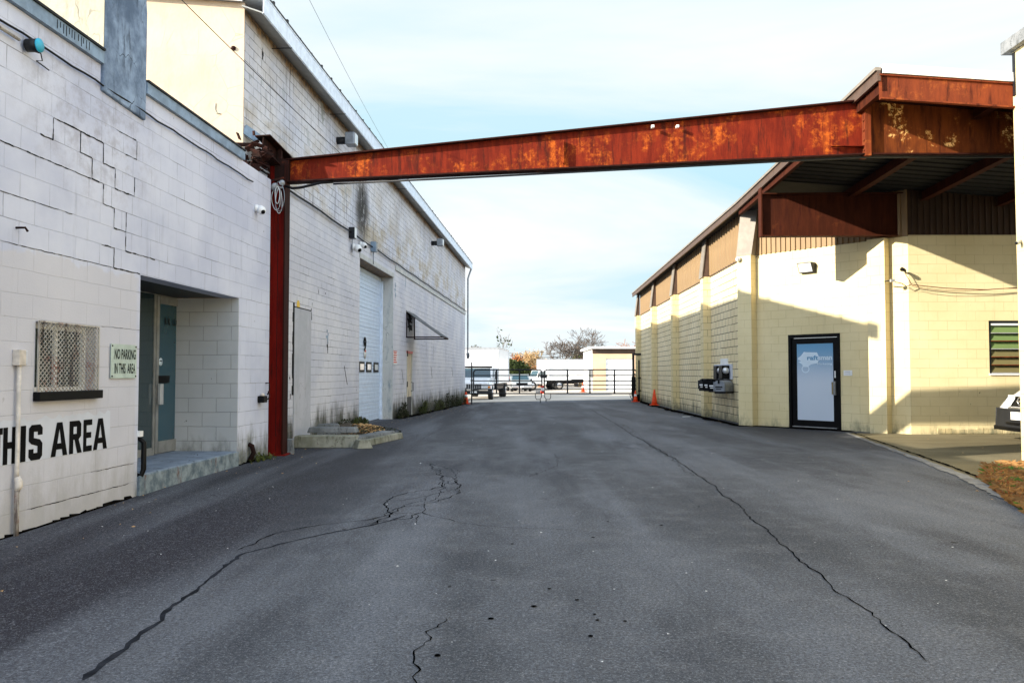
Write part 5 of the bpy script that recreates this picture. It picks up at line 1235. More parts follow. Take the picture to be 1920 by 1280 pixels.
for i in range(18): t = 2 * pi * i / 18; vs.append((1.0 * cos(t), 1.7 * sin(t), -.02))
so.add(vs, [(0, 1 + i, 1 + (i + 1) % 18) for i in range(18)], True); o = so.build('soil_heap', M['soil']); o.location = (c.x - .25, c.y + .2, 0); tag(o, 'dark soil heap between the concrete blocks and the warehouse wall', 'soil', kind='stuff')
leaves('leaf_litter', 'pale orange dead leaves heaped on the soil beside the roll up door', 'leaves', M['dead'], (c.x - .05, c.y + .3, .04), 1800, .6, 1.2, .13, .035, 3)
leaves('leaf_litter', 'scattered dark leaves among the broken concrete blocks', 'leaves', M['leaf_d'], (c.x + .1, c.y - .2, .02), 900, .9, 1.5, .14, .03, 5)
# weeds at the foot of the left walls
def weed(frame, s, o, h, wd, mats, seed, lab, n=420):
    z = ground_z(-4, s); e = empty('weed_clump', frame.M @ Vector((o, s, z)), frame.rz, lab, 'weeds', 'weeds along the foot of the warehouse wall'); rnd = random.Random(seed); m = MB(); st = MB()
    for k in range(14):
        a = rnd.uniform(-wd, wd); hh = h * rnd.uniform(.4, 1.0) * (1 - (a / wd) ** 2 * .5); bx = rnd.uniform(.02, .12)
        st.tube([(bx, a, 0), (bx + rnd.uniform(-.02, .05), a + rnd.uniform(-.06, .06), hh * .6), (bx + rnd.uniform(0, .08), a + rnd.uniform(-.12, .12), hh)], [.006, .004, .002], 4, False)
        for j in range(n // 14):
            t = rnd.uniform(.05, 1) ** .8; p = Vector((bx + rnd.uniform(-.04, .10), a + rnd.gauss(0, .07), hh * t)); s_ = rnd.uniform(.015, .042); d = rnd.uniform(0, 2 * pi)
            d1 = Vector((rnd.uniform(-.5, .5), cos(d), sin(d))) * s_; d2 = Vector((rnd.uniform(-.7, .7), -sin(d), cos(d))) * s_ * .6; m.add([p - d1, p - d2, p + d1, p + d2], [(0, 1, 2, 3)])
    m.build('foliage', mats, e); st.build('stems', M['bark'], e)['kind'] = 'stuff'
W_ = [(TAL, 640, .05, .75, .7, 'leaf_d', 'dark weeds behind the leaf heap left of the roll up door'), (TAL, 665, .05, .7, .7, 'leaf_g', 'green weeds against the left edge of the roll up door'),
      (TAL, 748, .05, .9, .6, 'leaf_d', 'dark bushy weeds between the roll up door and the service door'), (TAL, 789, .05, 1.0, .7, 'leaf_g', 'first green weed clump beyond the service door'),
      (TAL, 815, .05, .95, .9, 'leaf_g', 'second weed clump beyond the service door, olive green'), (TAL, 834, .05, 1.3, 1.6, 'leaf_d', 'tallest dark weed clump under the far part of the warehouse wall'),
      (TAL, 849, .05, 1.1, 1.2, 'leaf_d', 'dark weed clump next to the tallest one towards the gate'), (TAL, 862, .05, 1.0, 1.8, 'leaf_g', 'last weed clump on the warehouse wall beside the traffic cone')]
for i, (fr, px, o, h, wd, mt_, lab) in enumerate(W_): weed(fr, fr.hx(px, 750)[0], o, h * (.38 if i < 2 else .55), wd * 1.3, M[mt_], 20 + i, lab, 900)
q = OFF.hx(478, 855)[0]; weed(OFF, q, .0, .12, .3, M['leaf_g'], 41, 'low green weeds at the office corner left of the red column', 160)
# grass verge at the right
def grass(name, lab, cx_, cy_, pts, n, seed, mat, h0, h1):
    rnd = random.Random(seed); m = MB(); k = 0
    xs = [p.x for p in pts]; ys = [p.y for p in pts]
    def inside(x, y):
        c = False; j = len(pts) - 1
        for i in range(len(pts)):
            if (pts[i].y > y) != (pts[j].y > y) and x < (pts[j].x - pts[i].x) * (y - pts[i].y) / (pts[j].y - pts[i].y) + pts[i].x: c = not c
            j = i
        return c
    while k < n:
        x, y = rnd.uniform(min(xs), max(xs)), rnd.uniform(min(ys), max(ys))
        if not inside(x, y): continue
        k += 1; h = rnd.uniform(h0, h1); a = rnd.uniform(0, 2 * pi); w_ = rnd.uniform(.003, .007); l = rnd.uniform(.4, 1.6) * h
        b = Vector((x, y, .0)); d = Vector((cos(a), sin(a), 0)); sd_ = Vector((-sin(a), cos(a), 0)) * w_
        m.add([b - sd_, b + sd_, b + d * l * .4 + Vector((0, 0, h * .8)) + sd_ * .6, b + d * l + Vector((0, 0, h * rnd.uniform(.5, 1)))], [(0, 1, 2), (0, 2, 3)])
    return tag(m.build(name, mat), lab, 'grass', kind='stuff')
vp = [gpt(*p) for p in ((1853, 878), (1850, 905), (1872, 925), (1905, 950), (1990, 1010), (2150, 960), (2010, 868))]
m = MB(); m.add([(p.x, p.y, .013) for p in vp], [list(range(len(vp)))]); tag(m.build('verge_soil', M['soil']), kind='structure')
grass('dry_grass', 'matted dry orange grass on the verge at the lower right edge', 0, 0, vp, 9000, 1, M['straw'], .03, .12)
grass('russet_grass', 'reddish brown dead stalks mixed through the verge grass', 0, 0, vp, 3500, 2, M['leaf_r'], .02, .10)
grass('green_grass', 'thin green blades coming up through the dry verge grass', 0, 0, vp, 2200, 4, M['grass'], .03, .10)
for k, (px, py, lab) in enumerate(((1903, 890, 'bright green grass tuft in the dry verge nearest the cream wall'), (1908, 912, 'second green grass tuft lower down in the dry verge'))):
    p = gpt(px, py); rnd = random.Random(50 + k); m = MB()
    for i in range(170):
        a = rnd.uniform(0, 2 * pi); l = rnd.uniform(.03, .11); h = rnd.uniform(.04, .11); w_ = .004; d = Vector((cos(a), sin(a), 0)); b = Vector((rnd.gauss(0, .05), rnd.gauss(0, .05), 0)); sd_ = Vector((-sin(a), cos(a), 0)) * w_
        m.add([b - sd_, b + sd_, b + d * l * .5 + Vector((0, 0, h)) + sd_ * .6, b + d * l + Vector((0, 0, h * .7))], [(0, 1, 2), (0, 2, 3)])
    o = m.build('grass_tuft', M['grass']); o.location = p; tag(o, lab, 'grass tuft')

# ================================================================ gate across the alley
GY = 42.0
def gate(px0, px1, vx, lab, flip):
    p0 = at(px0, 737, GY); p1 = at(px1, 737, GY); zb, zt = at(900, 737.5, GY).z, at(900, 693, GY).z; gz = (ground_z(p0.x, GY) + ground_z(p1.x, GY)) / 2
    e = empty('gate', (p0.x, GY, gz), 0, lab, 'gate', 'pair of black tubular farm gates'); w_ = p1.x - p0.x; a, b = zb - gz, zt - gz; r = .15
    m = MB(); pts = []
    for (cx_, cz_, t0) in ((w_ - r, b - r, 0), (r, b - r, 90), (r, a + .03, 180), (w_ - r, a + .03, 270)):
        for k in range(5):
            t = rad(t0 + k * 22.5); rr_ = r if t0 < 180 else .03; cc = cx_ if t0 < 180 else (.03 if t0 == 180 else w_ - .03); pts.append((cc + rr_ * cos(t), 0, cz_ + rr_ * sin(t)))
    pts.append(pts[0]); m.tube(pts, .038, 6, False); m.build('frame', M['darkgrey'], e)
    for f in (.18, .35, .53, .76): zz_ = a + (b - a) * f; MB().tube([(.0, 0, zz_), (w_, 0, zz_)], .029, 6).build('rail', M['darkgrey'], e)
    for px in vx: x = at(px, 700, GY).x - p0.x; MB().box(x - .035, x + .035, -.045, .045, a, b).build('upright', M['darkgrey'], e)
    return e, w_, a, b
e, w_, a, b = gate(888, 1016, (931, 974), 'left panel of the black tubular gate, in front of the white truck', 0)
MB().tube([(w_ - .02, -.01, a), (w_ - .02, -.01, a - .18), (w_ - .10, 0, a - .30), (w_ - .28, 0, a - .30), (w_ - .33, 0, a - .18), (w_ - .33, 0, a)], .020, 6).build('foot_loop', M['darkgrey'], e)
MB().tube([(w_ - .08, 0, a - .30), (w_ - .08, 0, .0)], .022, 6).build('foot', M['darkgrey'], e)
m = MB(); m.box(w_ - .32, w_ - .06, -.05, -.04, a + .03, a + .20); m.build('latch_sign', M['pipe'], e)
e, w_, a, b = gate(1020.5, 1194, (1064, 1106, 1152), 'right panel of the black tubular gate, in front of the cream garage', 1)
MB().tube([(.02, -.01, a), (.02, -.01, a - .18), (.10, 0, a - .30), (.28, 0, a - .30), (.33, 0, a - .18), (.33, 0, a)], .020, 6).build('foot_loop', M['darkgrey'], e)
MB().tube([(.09, 0, a - .30), (.09, 0, .0)], .022, 6).build('foot', M['darkgrey'], e)
MB().tube([(w_ - .36, 0, a), (w_ - .32, 0, a - .2), (w_ - .2, 0, a - .32), (w_ - .05, 0, a - .34), (w_ - .03, 0, a)], .020, 6).build('foot_loop', M['darkgrey'], e)
m = MB(); m.box(-.16, -.03, -.08, -.05, a + .05, a + .40); m.build('reflector', M['red'], e)
m = MB(); m.box(-.18, -.0, -.09, -.081, a + .14, a + .30); m.build('reflector_band', M['white'], e)
m = MB(); m.box(-.2, .12, -.06, .06, b - .42, b - .25); m.build('latch', M['plastic'], e)
def post(px, y0, w, lab, top=None):
    x = at(px, 700, GY - .15).x; g = ground_z(x, GY); zt = at(px, y0, GY - .15).z - g
    e = empty('gate_post', (x, GY - .15, g), 0, lab, 'gate post', 'posts holding the gates'); MB().box(-w / 2, w / 2, -w / 2, w / 2, -.1, zt).build('post', M['darkgrey'], e)
    for z in (.5, zt * .55): MB().box(-.06, .10, -.05, .05, z, z + .06).build('hinge', M['black'], e)
    return e, zt
post(884.5, 679, .07, 'left gate post against the warehouse corner behind the cone')
e, zt = post(1187.5, 662, .11, 'tall right gate post carrying a short black top bar'); MB().box(.055, .42, -.05, .05, zt - .10, zt).build('top_bar', M['darkgrey'], e); MB().box(-.10, .10, -.10, .02, .25, 1.25).build('lock_plate', M['black'], e)
post(1198, 675, .07, 'short right gate post touching the cream building corner')
# bucket by right post
p = gpt(1193, 752); e = empty('bucket', (p.x, p.y - .3, p.z), 0, 'dark bucket at the foot of the right gate posts', 'bucket'); MB().lathe([(.13, 0), (.16, .34), (.17, .35), (.15, .35), (.12, .03), (0, .03)], (0, 0, 0), (0, 0, 1), 14).build('pail', M['plastic'], e); MB().tube([(.16 * cos(t), 0, .34 + .10 * sin(t)) for t in [pi * i / 8 for i in range(9)]], .006, 4).build('handle', M['galv'], e)
# traffic cones
def cone():
    e = empty('traffic_cone', (0, 0, 0)); MB().box(-.19, .19, -.19, .19, 0, .035).build('base', M['orange'], e, .01)
    MB().lathe([(.14, .035), (.115, .20), (.07, .48), (.03, .70), (.022, .72), (0, .72)], (0, 0, 0), (0, 0, 1), 18).build('body', M['orange'], e)
    b = MB().lathe([(.092, .34), (.072, .47), (.0741, .47), (.0941, .34)], (0, 0, 0), (0, 0, 1), 18).build('collar', M['white'], e)
    return e
c0 = cone(); spots = [(1227, 759.5, .95, 0, 'orange traffic cone with a dark base band at the foot of the cream wall'), (873.5, 757, 1.0, .1, 'orange and white traffic cone with a dark tip at the warehouse far corner'), (1191, 753, .8, 0, 'small orange cone between the right gate posts'), (1093, 735, 1.1, 0, 'distant orange cone in the lot seen through the right gate'), (1016.5, 737, 1.0, 0, 'distant orange cone near the middle of the gates')]
for i, (px, py, sc, tl_, lab) in enumerate(spots):
    e = c0 if i == 0 else copy_tree(c0); p = gpt(px, py)
    if i == 2: p.y -= .1
    e.location = p; e.scale = (sc,) * 3; e.rotation_euler = (0, 0, .3 * i); tag(e, lab, 'traffic cone', 'orange traffic cones')
for ch in kids(c0):
    if ch.name.startswith('collar'): ch.data = ch.data.copy(); ch.data.materials.clear(); ch.data.materials.append(M['rubber']); ch.scale = (1.28, 1.28, .35); ch.location = (0, 0, -.06)
tp_ = [o for o in bpy.data.objects if o.name.startswith('traffic_cone') and o.get('label', '').startswith('orange and white')][0]
MB().lathe([(.045, .62), (.03, .80), (0, .86)], (0, 0, 0), (0, 0, 1), 12).build('tip', M['black'], tp_)
p = gpt(1240, 770); m = MB(); m.box(-.12, .12, -.04, .04, 0, .012); o = m.build('litter_scrap', M['white']); p = gpt(1287, 781); o.location = p; o.rotation_euler = (0, 0, .4); tag(o, 'flat white scrap of paper on the asphalt near the cream wall', 'scrap')

# ================================================================ vehicles
def wheel(parent, x, y, r, w_, name='wheel', rimm=None):
    """wheel centred at (x, y, r), axle along x"""
    s = 1 if x > 0 else -1
    t = MB().lathe([(r * .62, -w_ / 2), (r * .95, -w_ / 2), (r, -w_ * .35), (r, w_ * .35), (r * .95, w_ / 2), (r * .62, w_ / 2)], (x, y, r), (1, 0, 0), 22).build(name, M['tyre'], parent)
    MB().lathe([(r * .60, 0), (r * .56, .02), (r * .2, .0), (r * .16, .03), (0, .03)], (x + s * w_ * .5, y, r), (s, 0, 0), 14).build('rim', rimm or M['chrome'], t)
def box_truck(loc, rz, label, box_len=6.0, bh=2.35, short=False, group=None):
    """front towards local -y"""
    e = empty('box_truck', loc, rz, label, 'truck', group)
    fl = .98
    b = MB().box(-1.22, 1.22, .9, .9 + box_len, fl, fl + bh).build('cargo_box', M['veh_w'], e, .03)
    m = MB()
    for x in (-1.235, 1.235):
        for y in (.9, .9 + box_len): m.box(x - .02, x + .02, y - .03, y + .03, fl, fl + bh)
    m.box(-1.24, 1.24, .87, .9, fl + bh - .10, fl + bh + .02); m.box(-1.24, -1.2, .9, .9 + box_len, fl + bh - .06, fl + bh + .02); m.box(1.2, 1.24, .9, .9 + box_len, fl + bh - .06, fl + bh + .02)
    m.build('trim', M['alu_l'], b)
    MB().box(-1.1, 1.1, .95, .8 + box_len, .62, fl - .02).build('chassis', M['black'], e)
    # cab
    m = MB(); m.prism([(-.25, .62), (-.25, 1.35), (.02, 1.98), (.2, 2.06), (.82, 2.06), (.82, .62)], lambda p, q, a: (a, p, q), -.98, .98); m.build('cab', M['veh_w'], e, .04)
    m = MB(); m.prism([(-1.45, .60), (-1.45, 1.02), (-1.35, 1.20), (-.26, 1.38), (-.26, .60)], lambda p, q, a: (a, p, q), -.86, .86); m.build('hood', M['veh_w'], e, .06)
    for s in (-1, 1):
        m = MB(); m.prism([(-1.40, .62), (-1.38, .95), (-1.1, 1.08), (-.5, 1.08), (-.25, .9), (-.25, .62)], lambda p, q, a: (a, p, q), s * .865, s * 1.06); m.build('fender', M['veh_w'], e, .04)
        MB().box(s * .56, s * .84, -1.475, -1.455, .72, .92).build('headlight', M['lamp'], e, .01)
        MB().box(s * .86, s * 1.02, -1.42, -1.40, .72, .84).build('indicator', M['amber'], e)
        m = MB(); m.prism([(-.10, 1.38), (.04, 1.86), (.70, 1.86), (.70, 1.38)], lambda p, q, a: (a, p, q), s * .982, s * .99); m.build('side_window', M['glass_dk'], e)
        MB().box(s * 1.16, s * 1.30, -.22, -.17, 1.25, 1.75).build('mirror', M['black'], e, .02)
        MB().tube([(s * .98, -.15, 1.3), (s * 1.22, -.19, 1.3)], .015, 5).build('mirror_arm', M['black'], e)
        wheel(e, s * .95, -.75, .44, .26); wheel(e, s * .98, box_len - .9, .46, .44)
    m = MB(); m.hexa([(-.88, -.275, 1.38), (.88, -.275, 1.38), (.88, -.245, 1.38), (-.88, -.245, 1.38)], [(-.82, .0, 1.95), (.82, .0, 1.95), (.82, .03, 1.95), (-.82, .03, 1.95)]); m.build('windscreen', M['glass_dk'], e)
    MB().box(-.93, .93, -.02, .12, 1.985, 2.09).build('sun_visor', M['black'], e, .02)
    g = MB().box(-.50, .50, -1.472, -1.452, .66, .98).build('grille', M['alu_l'], e); m = MB()
    for k in range(7): m.box(-.46 + k * .133, -.46 + k * .133 + .09, -1.478, -1.473, .69, .95)
    m.build('grille_slots', M['darkgrey'], g)
    MB().box(-1.08, 1.08, -1.58, -1.44, .34, .58).build('bumper', M['plastic'], e, .02)
    MB().box(-.20, .20, -1.60, -1.585, .40, .54).build('number_plate', M['white'], e)
    return e
def car(loc, rz, label, name='pickup_truck', mat=None, cat='pickup', L_=4.9, pick=True):
    mat = mat or M['silver']; e = empty(name, loc, rz, label, cat)
    side = [(-1.0, .35), (-1.02, .75), (-.95, .92), (.15, 1.05), (.62, 1.52), (.85, 1.60), (1.75, 1.60), (1.95, 1.08), (L_ - 1.05, 1.05), (L_ - 1.0, .40)] if pick else [(-1.0, .35), (-1.02, .72), (-.9, .9), (.1, 1.02), (.8, 1.45), (2.3, 1.47), (3.0, 1.1), (L_ - 1.05, 1.0), (L_ - 1.0, .4)]
    m = MB(); m.prism(side, lambda p, q, a: (a, p, q), -.92, .92); m.build('body', mat, e, .07, 3)
    m = MB(); m.hexa([(-.78, .22, 1.09), (.78, .22, 1.09), (.78, .26, 1.09), (-.78, .26, 1.09)], [(-.66, .60, 1.50), (.66, .60, 1.50), (.66, .66, 1.50), (-.66, .66, 1.50)]); o = m.build('windscreen', M['glass_dk'], e); o.location = (0, -.05, .02)
    for s in (-1, 1):
        MB().box(s * .58, s * .86, -1.04, -1.0, .66, .84).build('headlight', M['lamp'], e, .01); wheel(e, s * .84, -.35, .36, .22); wheel(e, s * .84, L_ - 2.0, .36, .22)
        m = MB(); m.prism([(.45, 1.10), (.78, 1.46), (1.65, 1.46), (1.75, 1.10)], lambda p, q, a: (a, p, q), s * .925, s * .93); m.build('side_window', M['glass_dk'], e)
        MB().box(s * .95, s * 1.12, .25, .33, 1.02, 1.18).build('mirror', M['black'], e, .01)
    MB().box(-.50, .50, -1.04, -1.015, .62, .82).build('grille', M['black'], e); MB().box(-.90, .90, -1.10, -1.0, .36, .56).build('bumper', M['chrome'] if pick else M['plastic'], e, .02); MB().box(-.16, .16, -1.12, -1.105, .42, .52).build('number_plate', M['white'], e)
    return e
def G(px, Y): x = at(px, 700, Y).x; return Vector((x, Y, ground_z(x, Y)))
box_truck(G(895, 52), -.10, 'large white box truck facing the camera behind the left gate panel', 6.5, 2.3)
car(G(976, 76), .12, 'silver pickup truck facing the camera between the white trucks')
e = box_truck(G(984, 92), 1.5, 'white box truck parked sideways behind the silver pickup', 5.0, 2.2)
e = box_truck(G(1004, 83), -1.2, 'small white truck cab with a side window near the middle of the gates', 3.0, 2.0)
e = box_truck(G(1128, 84), 1.53, 'long white box truck parked side on behind the right gate panel', 7.6, 2.0)
e.location.x += 1.9
car(G(949, 82), .35, 'small red car partly hidden beside the white box truck', 'parked_car', plain('red car paint', (.35, .02, .02), .3, 0, .05), 'car', 4.4, False)
# van at the right edge, pointing left
vn = empty('van', (at(1915, 760, 15.6).x, 15.6, 0), rad(-90), 'front of a white delivery van with black bumper parked at the right edge', 'van')
# local: front towards -y after rotation (-90): local -y -> world -x
m = MB(); rows = []
prof = [(-.01, .50, .83), (.0, .64, .84), (.10, .82, .82), (.42, 1.04, .80), (.80, 1.12, .86), (1.55, 1.80, .84), (1.8, 1.90, .80), (4.4, 1.90, .80), (4.5, 1.6, .84), (4.52, .45, .86)]
zs_low = .34; n = len(prof); NX = 9
vs = []
for i, (y, z, hw) in enumerate(prof):
    for k in range(NX):
        u = -1 + 2 * k / (NX - 1); bow = .09 * u * u if i < 5 else 0; vs.append((hw * u, y + bow, z - (.05 * u * u if 1 < i < 8 else 0)))
fs = [(i * NX + k, i * NX + k + 1, (i + 1) * NX + k + 1, (i + 1) * NX + k) for i in range(n - 1) for k in range(NX - 1)]
nb = len(vs)
for i, (y, z, hw) in enumerate(prof):
    for s in (0, NX - 1): p = vs[i * NX + s]; vs.append((p[0] * 1.01, p[1], .36))
for i in range(n - 1): fs += [(i * NX, (i + 1) * NX, nb + 2 * (i + 1), nb + 2 * i), (i * NX + NX - 1, nb + 2 * i + 1, nb + 2 * (i + 1) + 1, (i + 1) * NX + NX - 1)]
m.add(vs, fs, True); m.build('body', M['veh_w'], vn)
def bowstrip(y, z0, z1, hw, d, name, mat, u0=-1, u1=1, bow=.09, n=14, lean=0.0):
    m = MB(); vs = []
    for k in range(n + 1):
        u = u0 + (u1 - u0) * k / n; yy_ = y + bow * u * u
        vs += [(hw * u, yy_ - d, z0), (hw * u, yy_ - d + lean, z1), (hw * u, yy_ + .06, z1), (hw * u, yy_ + .06, z0)]
    fs = []
    for k in range(n):
        a = 4 * k; b = a + 4
        for j in range(4): fs.append((a + j, b + j, b + (j + 1) % 4, a + (j + 1) % 4))
    fs += [(3, 2, 1, 0), (4 * n, 4 * n + 1, 4 * n + 2, 4 * n + 3)]
    m.add(vs, fs); return m.build(name, mat, vn, .008)
bowstrip(-.02, .24, .62, .86, .06, 'bumper', M['plastic'], lean=.02)
bowstrip(-.05, .20, .27, .84, .07, 'air_dam', M['black'])
bowstrip(-.02, .32, .37, .55, .085, 'lower_intake', M['black'])
bowstrip(.02, .67, .86, .86, .045, 'grille', M['black'], -.36, .36, lean=.15)
bowstrip(.0, .62, .655, .86, .05, 'chrome_bar', M['chrome'], -.42, .42)
for s in (-1, 1):
    bowstrip(.03, .72, .88, .80, .015, 'headlight', M['lamp'], *sorted((s * .48, s * .84)), lean=.12)
    wheel(vn, s * .78, .75, .32, .20); wheel(vn, s * .78, 3.7, .32, .20)
    m = MB(); m.prism([(1.15, 1.12), (1.62, 1.66), (2.3, 1.7), (2.3, 1.12)], lambda p, q, a: (a, p, q), s * .855, s * .87); m.build('side_window', M['glass_dk'], vn)
    MB().box(s * .9, s * 1.08, 1.1, 1.2, 1.05, 1.25).build('mirror', M['black'], vn, .02)
m = MB(); m.hexa([(-.74, .88, 1.15), (.74, .88, 1.15), (.74, .92, 1.15), (-.74, .92, 1.15)], [(-.66, 1.46, 1.74), (.66, 1.46, 1.74), (.66, 1.50, 1.74), (-.66, 1.50, 1.74)]); m.build('windscreen', M['glass_dk'], vn)
# round badge: ring with a bar across
m = MB(); R_ = .075; pts = [(R_ * cos(2 * pi * i / 20), -.02, .77 + R_ * sin(2 * pi * i / 20)) for i in range(21)]; m.tube(pts, .012, 6, False); m.box(-.095, .095, -.04, -.01, .755, .785); m.build('badge', M['chrome'], vn)
MB().box(-.155, .155, -.115, -.095, .42, .57).build('number_plate', M['white'], vn, .004)

# ================================================================ far buildings
g = G(1102, 72); bx = at(1102, 700, 72).x; bx2 = at(1260, 700, 72).x; zt = at(1110, 651, 72).z
gr = empty('garage', (bx, 72, g.z), 0, 'cream garage with white roll door and flat white roof beyond the right gate', 'building')
H_ = zt - g.z; fo = at(1111, 700, 72).x - bx; dx0 = at(1136, 700, 72).x - bx; dx1 = at(1188, 700, 72).x - bx; dz = at(1136, 672, 72).z - g.z; LB_ = bx2 - bx
m = MB()
m.box(fo, dx0, 0, .3, 0, H_ - .55); m.box(dx1, LB_, 0, .3, 0, H_ - .55); m.box(dx0, dx1, 0, .3, dz, H_ - .55); m.build('front_wall', M['tanwall'], gr)
MB().box(fo, LB_, -.02, .3, H_ - .548, H_ - .12).build('fascia', M['siding_dk'], gr)
MB().box(0, fo - .002, .05, .35, 0, H_ - .35).build('wing_wall', M['white'], gr); MB().box(fo, LB_, .302, 9, 0, H_ - .2).build('body', M['white'], gr)
MB().box(fo - .3, LB_ + .3, -.5, 9.2, H_ - .118, H_ + .06).build('roof', M['white'], gr)
m = MB(); 
for k in range(6): m.box(dx0, dx1, .10, .13, dz * k / 6 + .01, dz * (k + 1) / 6 - .012)
m.build('roll_door', M['veh_w'], gr)
for px, dxx in ((1104, .0),): MB().box(fo - .15, fo - .03, -.05, .04, 1.2, 1.9).build('downpipe', M['alu'], gr)
def shed(px0, px1, y0, Y, lab, mat, hgt=None, roofm=None, dep=12):
    x0, x1 = at(px0, 700, Y).x, at(px1, 700, Y).x; g = ground_z(x0, Y); zt = at(px0, y0, Y).z - g; e = empty('shed', ((x0 + x1) / 2, Y, g), 0, lab, 'building'); w_ = (x1 - x0) / 2
    MB().box(-w_, w_, 0, dep, 0, zt * .72).build('wall', mat, e); m = MB(); m.hexa([(-w_ - .3, -.4, zt * .72), (w_ + .3, -.4, zt * .72), (w_ + .3, dep, zt * .72), (-w_ - .3, dep, zt * .72)], [(-w_ - .3, dep * .45, zt), (w_ + .3, dep * .45, zt), (w_ + .3, dep * .55, zt), (-w_ - .3, dep * .55, zt)]); m.build('roof', roofm, e)
    m = MB(); [m.box(-w_ * .8 + k * w_ * .4, -w_ * .8 + k * w_ * .4 + 1, -.02, 0, 1, 2.2) for k in range(4)]; m.build('window', M['glass'], e)
shed(1011, 1082, 674, 125, 'low distant building with a blue grey roof behind the long white truck', M['pipe'], roofm=M['roofgrey'])
shed(880, 912, 672, 150, 'distant pale shed hidden behind the white box truck', M['white'], roofm=M['roofgrey'])

# ================================================================ trees
def tree(px, Y, top_py, name, lab, bark, spread=.5, seed=1, leaves_=None, nl=0, levels=6, grp='bare trees beyond the lot', base=None, ratio=.2, lsz=.12, fork=3, width=1.0, twig=.012):
    p = G(px, Y); H_ = at(px, top_py, Y).z - p.z; e = empty(name, p, 0, lab, 'tree', grp); rnd = random.Random(seed); tk = MB(); cr = MB(); tips = []
    def grow(q, d, L_, r, lv):
        n = 3; pts = [q]; dd_ = d.copy()
        for i in range(n):
            dd_ = (dd_ + Vector((rnd.uniform(-.18, .18), rnd.uniform(-.18, .18), rnd.uniform(-.05, .12)))).normalized(); pts.append(pts[-1] + dd_ * L_ / n)
        r2 = max(twig, r * .62); rs = [r + (r2 - r) * i / n for i in range(n + 1)]
        (tk if lv <= 1 else cr).tube(pts, rs, 5 if lv < 2 else 3, False)
        if lv >= 3:
            for q_ in pts[1:]: tips.append((q_, dd_))
        if lv >= levels: return
        k = fork if lv < 4 else 2 + (rnd.random() < .5)
        for j in range(k):
            a = rnd.uniform(0, 2 * pi); sp = spread * rnd.uniform(.5, 1.3); o = dd_.orthogonal().normalized(); o2 = dd_.cross(o); nd = (dd_ + (o * cos(a) + o2 * sin(a)) * sp * width).normalized()
            nd.z = max(nd.z, -.1); grow(pts[rnd.choice((2, 3, 3))] if lv else pts[3], nd, L_ * rnd.uniform(.62, .86), r2 * .8, lv + 1)
    grow(Vector((0, 0, -.2)), Vector((0, 0, 1)), H_ * ratio, H_ * .022, 0)
    zmax = max(v[2] for v in cr.v); k = H_ / zmax
    for mb in (tk, cr): mb.v = [(x * k * width, y * k, z * k) for x, y, z in mb.v]
    tk.build('trunk', bark, e); cr.build('crown', bark, e)
    if leaves_:
        m = MB()
        for i in range(nl):
            q_, _ = rnd.choice(tips); q_ = Vector((q_.x * k * width, q_.y * k, q_.z * k)) + Vector((rnd.gauss(0, .25), rnd.gauss(0, .25), rnd.gauss(0, .25))); s_ = lsz * rnd.uniform(.5, 1.4); d1 = Vector((rnd.gauss(0, 1), rnd.gauss(0, 1), rnd.gauss(0, 1))).normalized(); d2 = d1.orthogonal().normalized() * s_ * .6; d1 = d1 * s_; m.add([q_ - d1, q_ - d2, q_ + d1, q_ + d2], [(0, 1, 2, 3)])
        m.build('leaves', leaves_, e)
    return e
tree(1082, 105, 614, 'bare_tree', 'large bare spreading tree beside the cream garage, widest crown', M['bark'], .62, 31, levels=6, ratio=.20, fork=4, width=1.4, twig=.014)
tree(1093, 112, 655, 'bare_tree', 'smaller bare tree with thin olive leaves just left of the garage roof', M['bark_y'], .6, 8, M['leaf_g'], 1500, levels=5)
tree(1150, 120, 636, 'bare_tree', 'reddish rounded treetop showing above the garage roof', M['bark_r'], .8, 9, levels=6, ratio=.16, fork=4, width=1.4, twig=.016)
tree(1134, 150, 645, 'bare_tree', 'thin grey treetop left of the reddish one above the garage roof', M['bark'], .7, 10, levels=6, ratio=.16)
tree(992, 100, 656, 'golden_tree', 'golden brown twiggy tree in the gap between the trucks', M['bark_y'], .55, 11, M['dead'], 2600, levels=6, ratio=.2, lsz=.08, twig=.014)
tree(1012, 115, 652, 'bare_tree', 'pale thin bare tree right of the golden brown tree', M['bark_y'], .35, 12, levels=6, ratio=.2, twig=.014)
tree(947, 70, 616, 'young_tree', 'tall slender young tree with few green leaves right of the box truck', M['bark'], .30, 13, M['leaf_g'], 40, levels=5, ratio=.30, fork=2, lsz=.13, twig=.010)
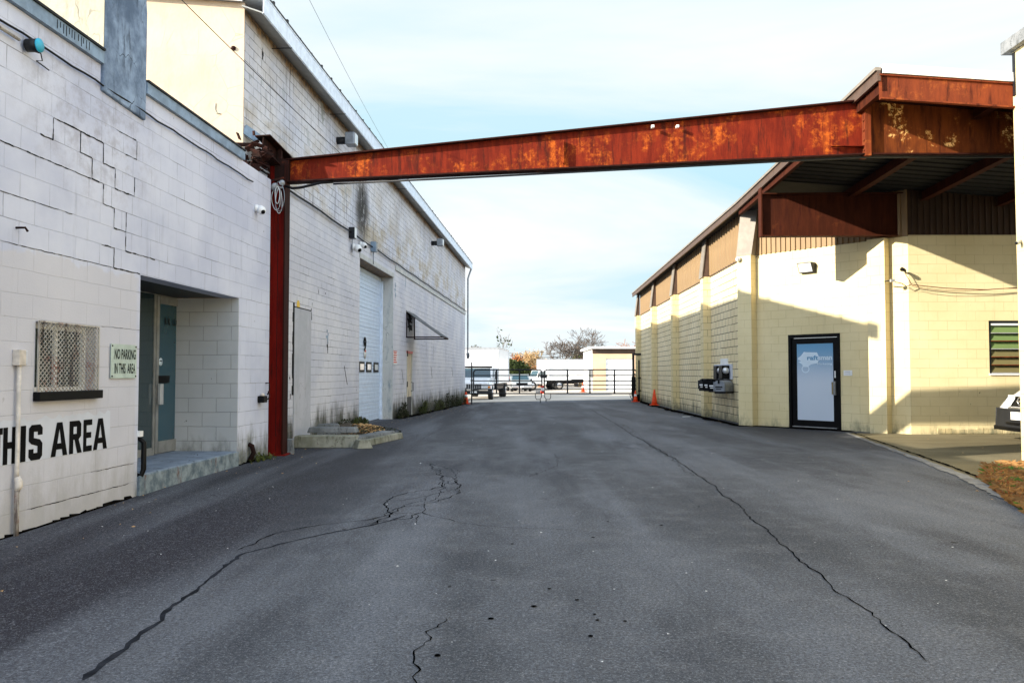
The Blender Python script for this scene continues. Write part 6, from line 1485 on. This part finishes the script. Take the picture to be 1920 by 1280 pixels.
tree(970, 92, 673, 'russet_shrub', 'russet leafed shrub above the silver pickup truck', M['bark_r'], .8, 14, M['leaf_r'], 6000, levels=5, ratio=.14, lsz=.14)
tree(961, 90, 678, 'dark_shrub', 'dark green shrub between the box truck and the russet shrub', M['bark'], .8, 15, M['leaf_g'], 6000, levels=5, ratio=.14, lsz=.14)
tree(1013, 105, 684, 'russet_shrub', 'low red brown shrub beside the far white truck cab', M['bark_r'], .9, 16, M['leaf_r'], 4000, levels=5, ratio=.12, lsz=.14, width=1.6)
tree(1090, 100, 675, 'golden_shrub', 'yellow green bushes at the foot of the large bare tree', M['bark_y'], .9, 17, M['leaf_g'], 5000, levels=5, ratio=.12, lsz=.14, width=1.8)
tree(1052, 110, 678, 'golden_shrub', 'low olive brown bushes behind the long white truck', M['bark_y'], .9, 18, M['dead'], 4000, levels=5, ratio=.12, lsz=.12, width=1.8)
tree(915, 110, 646, 'bare_tree', 'bare treetop with a few dark leaves above the white box truck', M['bark'], .6, 19, M['leaf_g'], 350, levels=6, ratio=.2)
tree(885, 130, 650, 'bare_tree', 'faint bare treetop above the box truck beside the warehouse downspout', M['bark'], .6, 20, levels=6, ratio=.2)

# ================================================================ overhead wires
def wire(pts, r, lab): o = pts[0]; t = tag(MB().tube([p - o for p in pts], r, 5, False).build('overhead_wire', M['cable']), lab, 'wire', 'overhead wires'); t.location = o
def sagp(a, b, n=14, sag=.15): return [a.lerp(b, i / n) - Vector((0, 0, sag * 4 * (i / n) * (1 - i / n))) for i in range(n + 1)]
wire(sagp(at(300, -40, 10.2), at(660, 308, 16.6), sag=.03), .006, 'thin wire slanting in front of the sunlit gable down to the red beam')
wire(sagp(at(560, -40, 24), at(760, 330, 60), sag=.3), .007, 'faint wire crossing the sky above the warehouse gutter')
wire(sagp(at(945, 661, 140), at(1110, 660, 140), sag=.4), .03, 'distant power line behind the golden tree')
wire(sagp(at(945, 665, 141), at(1110, 664, 141), sag=.4), .03, 'lower distant power line behind the golden tree')
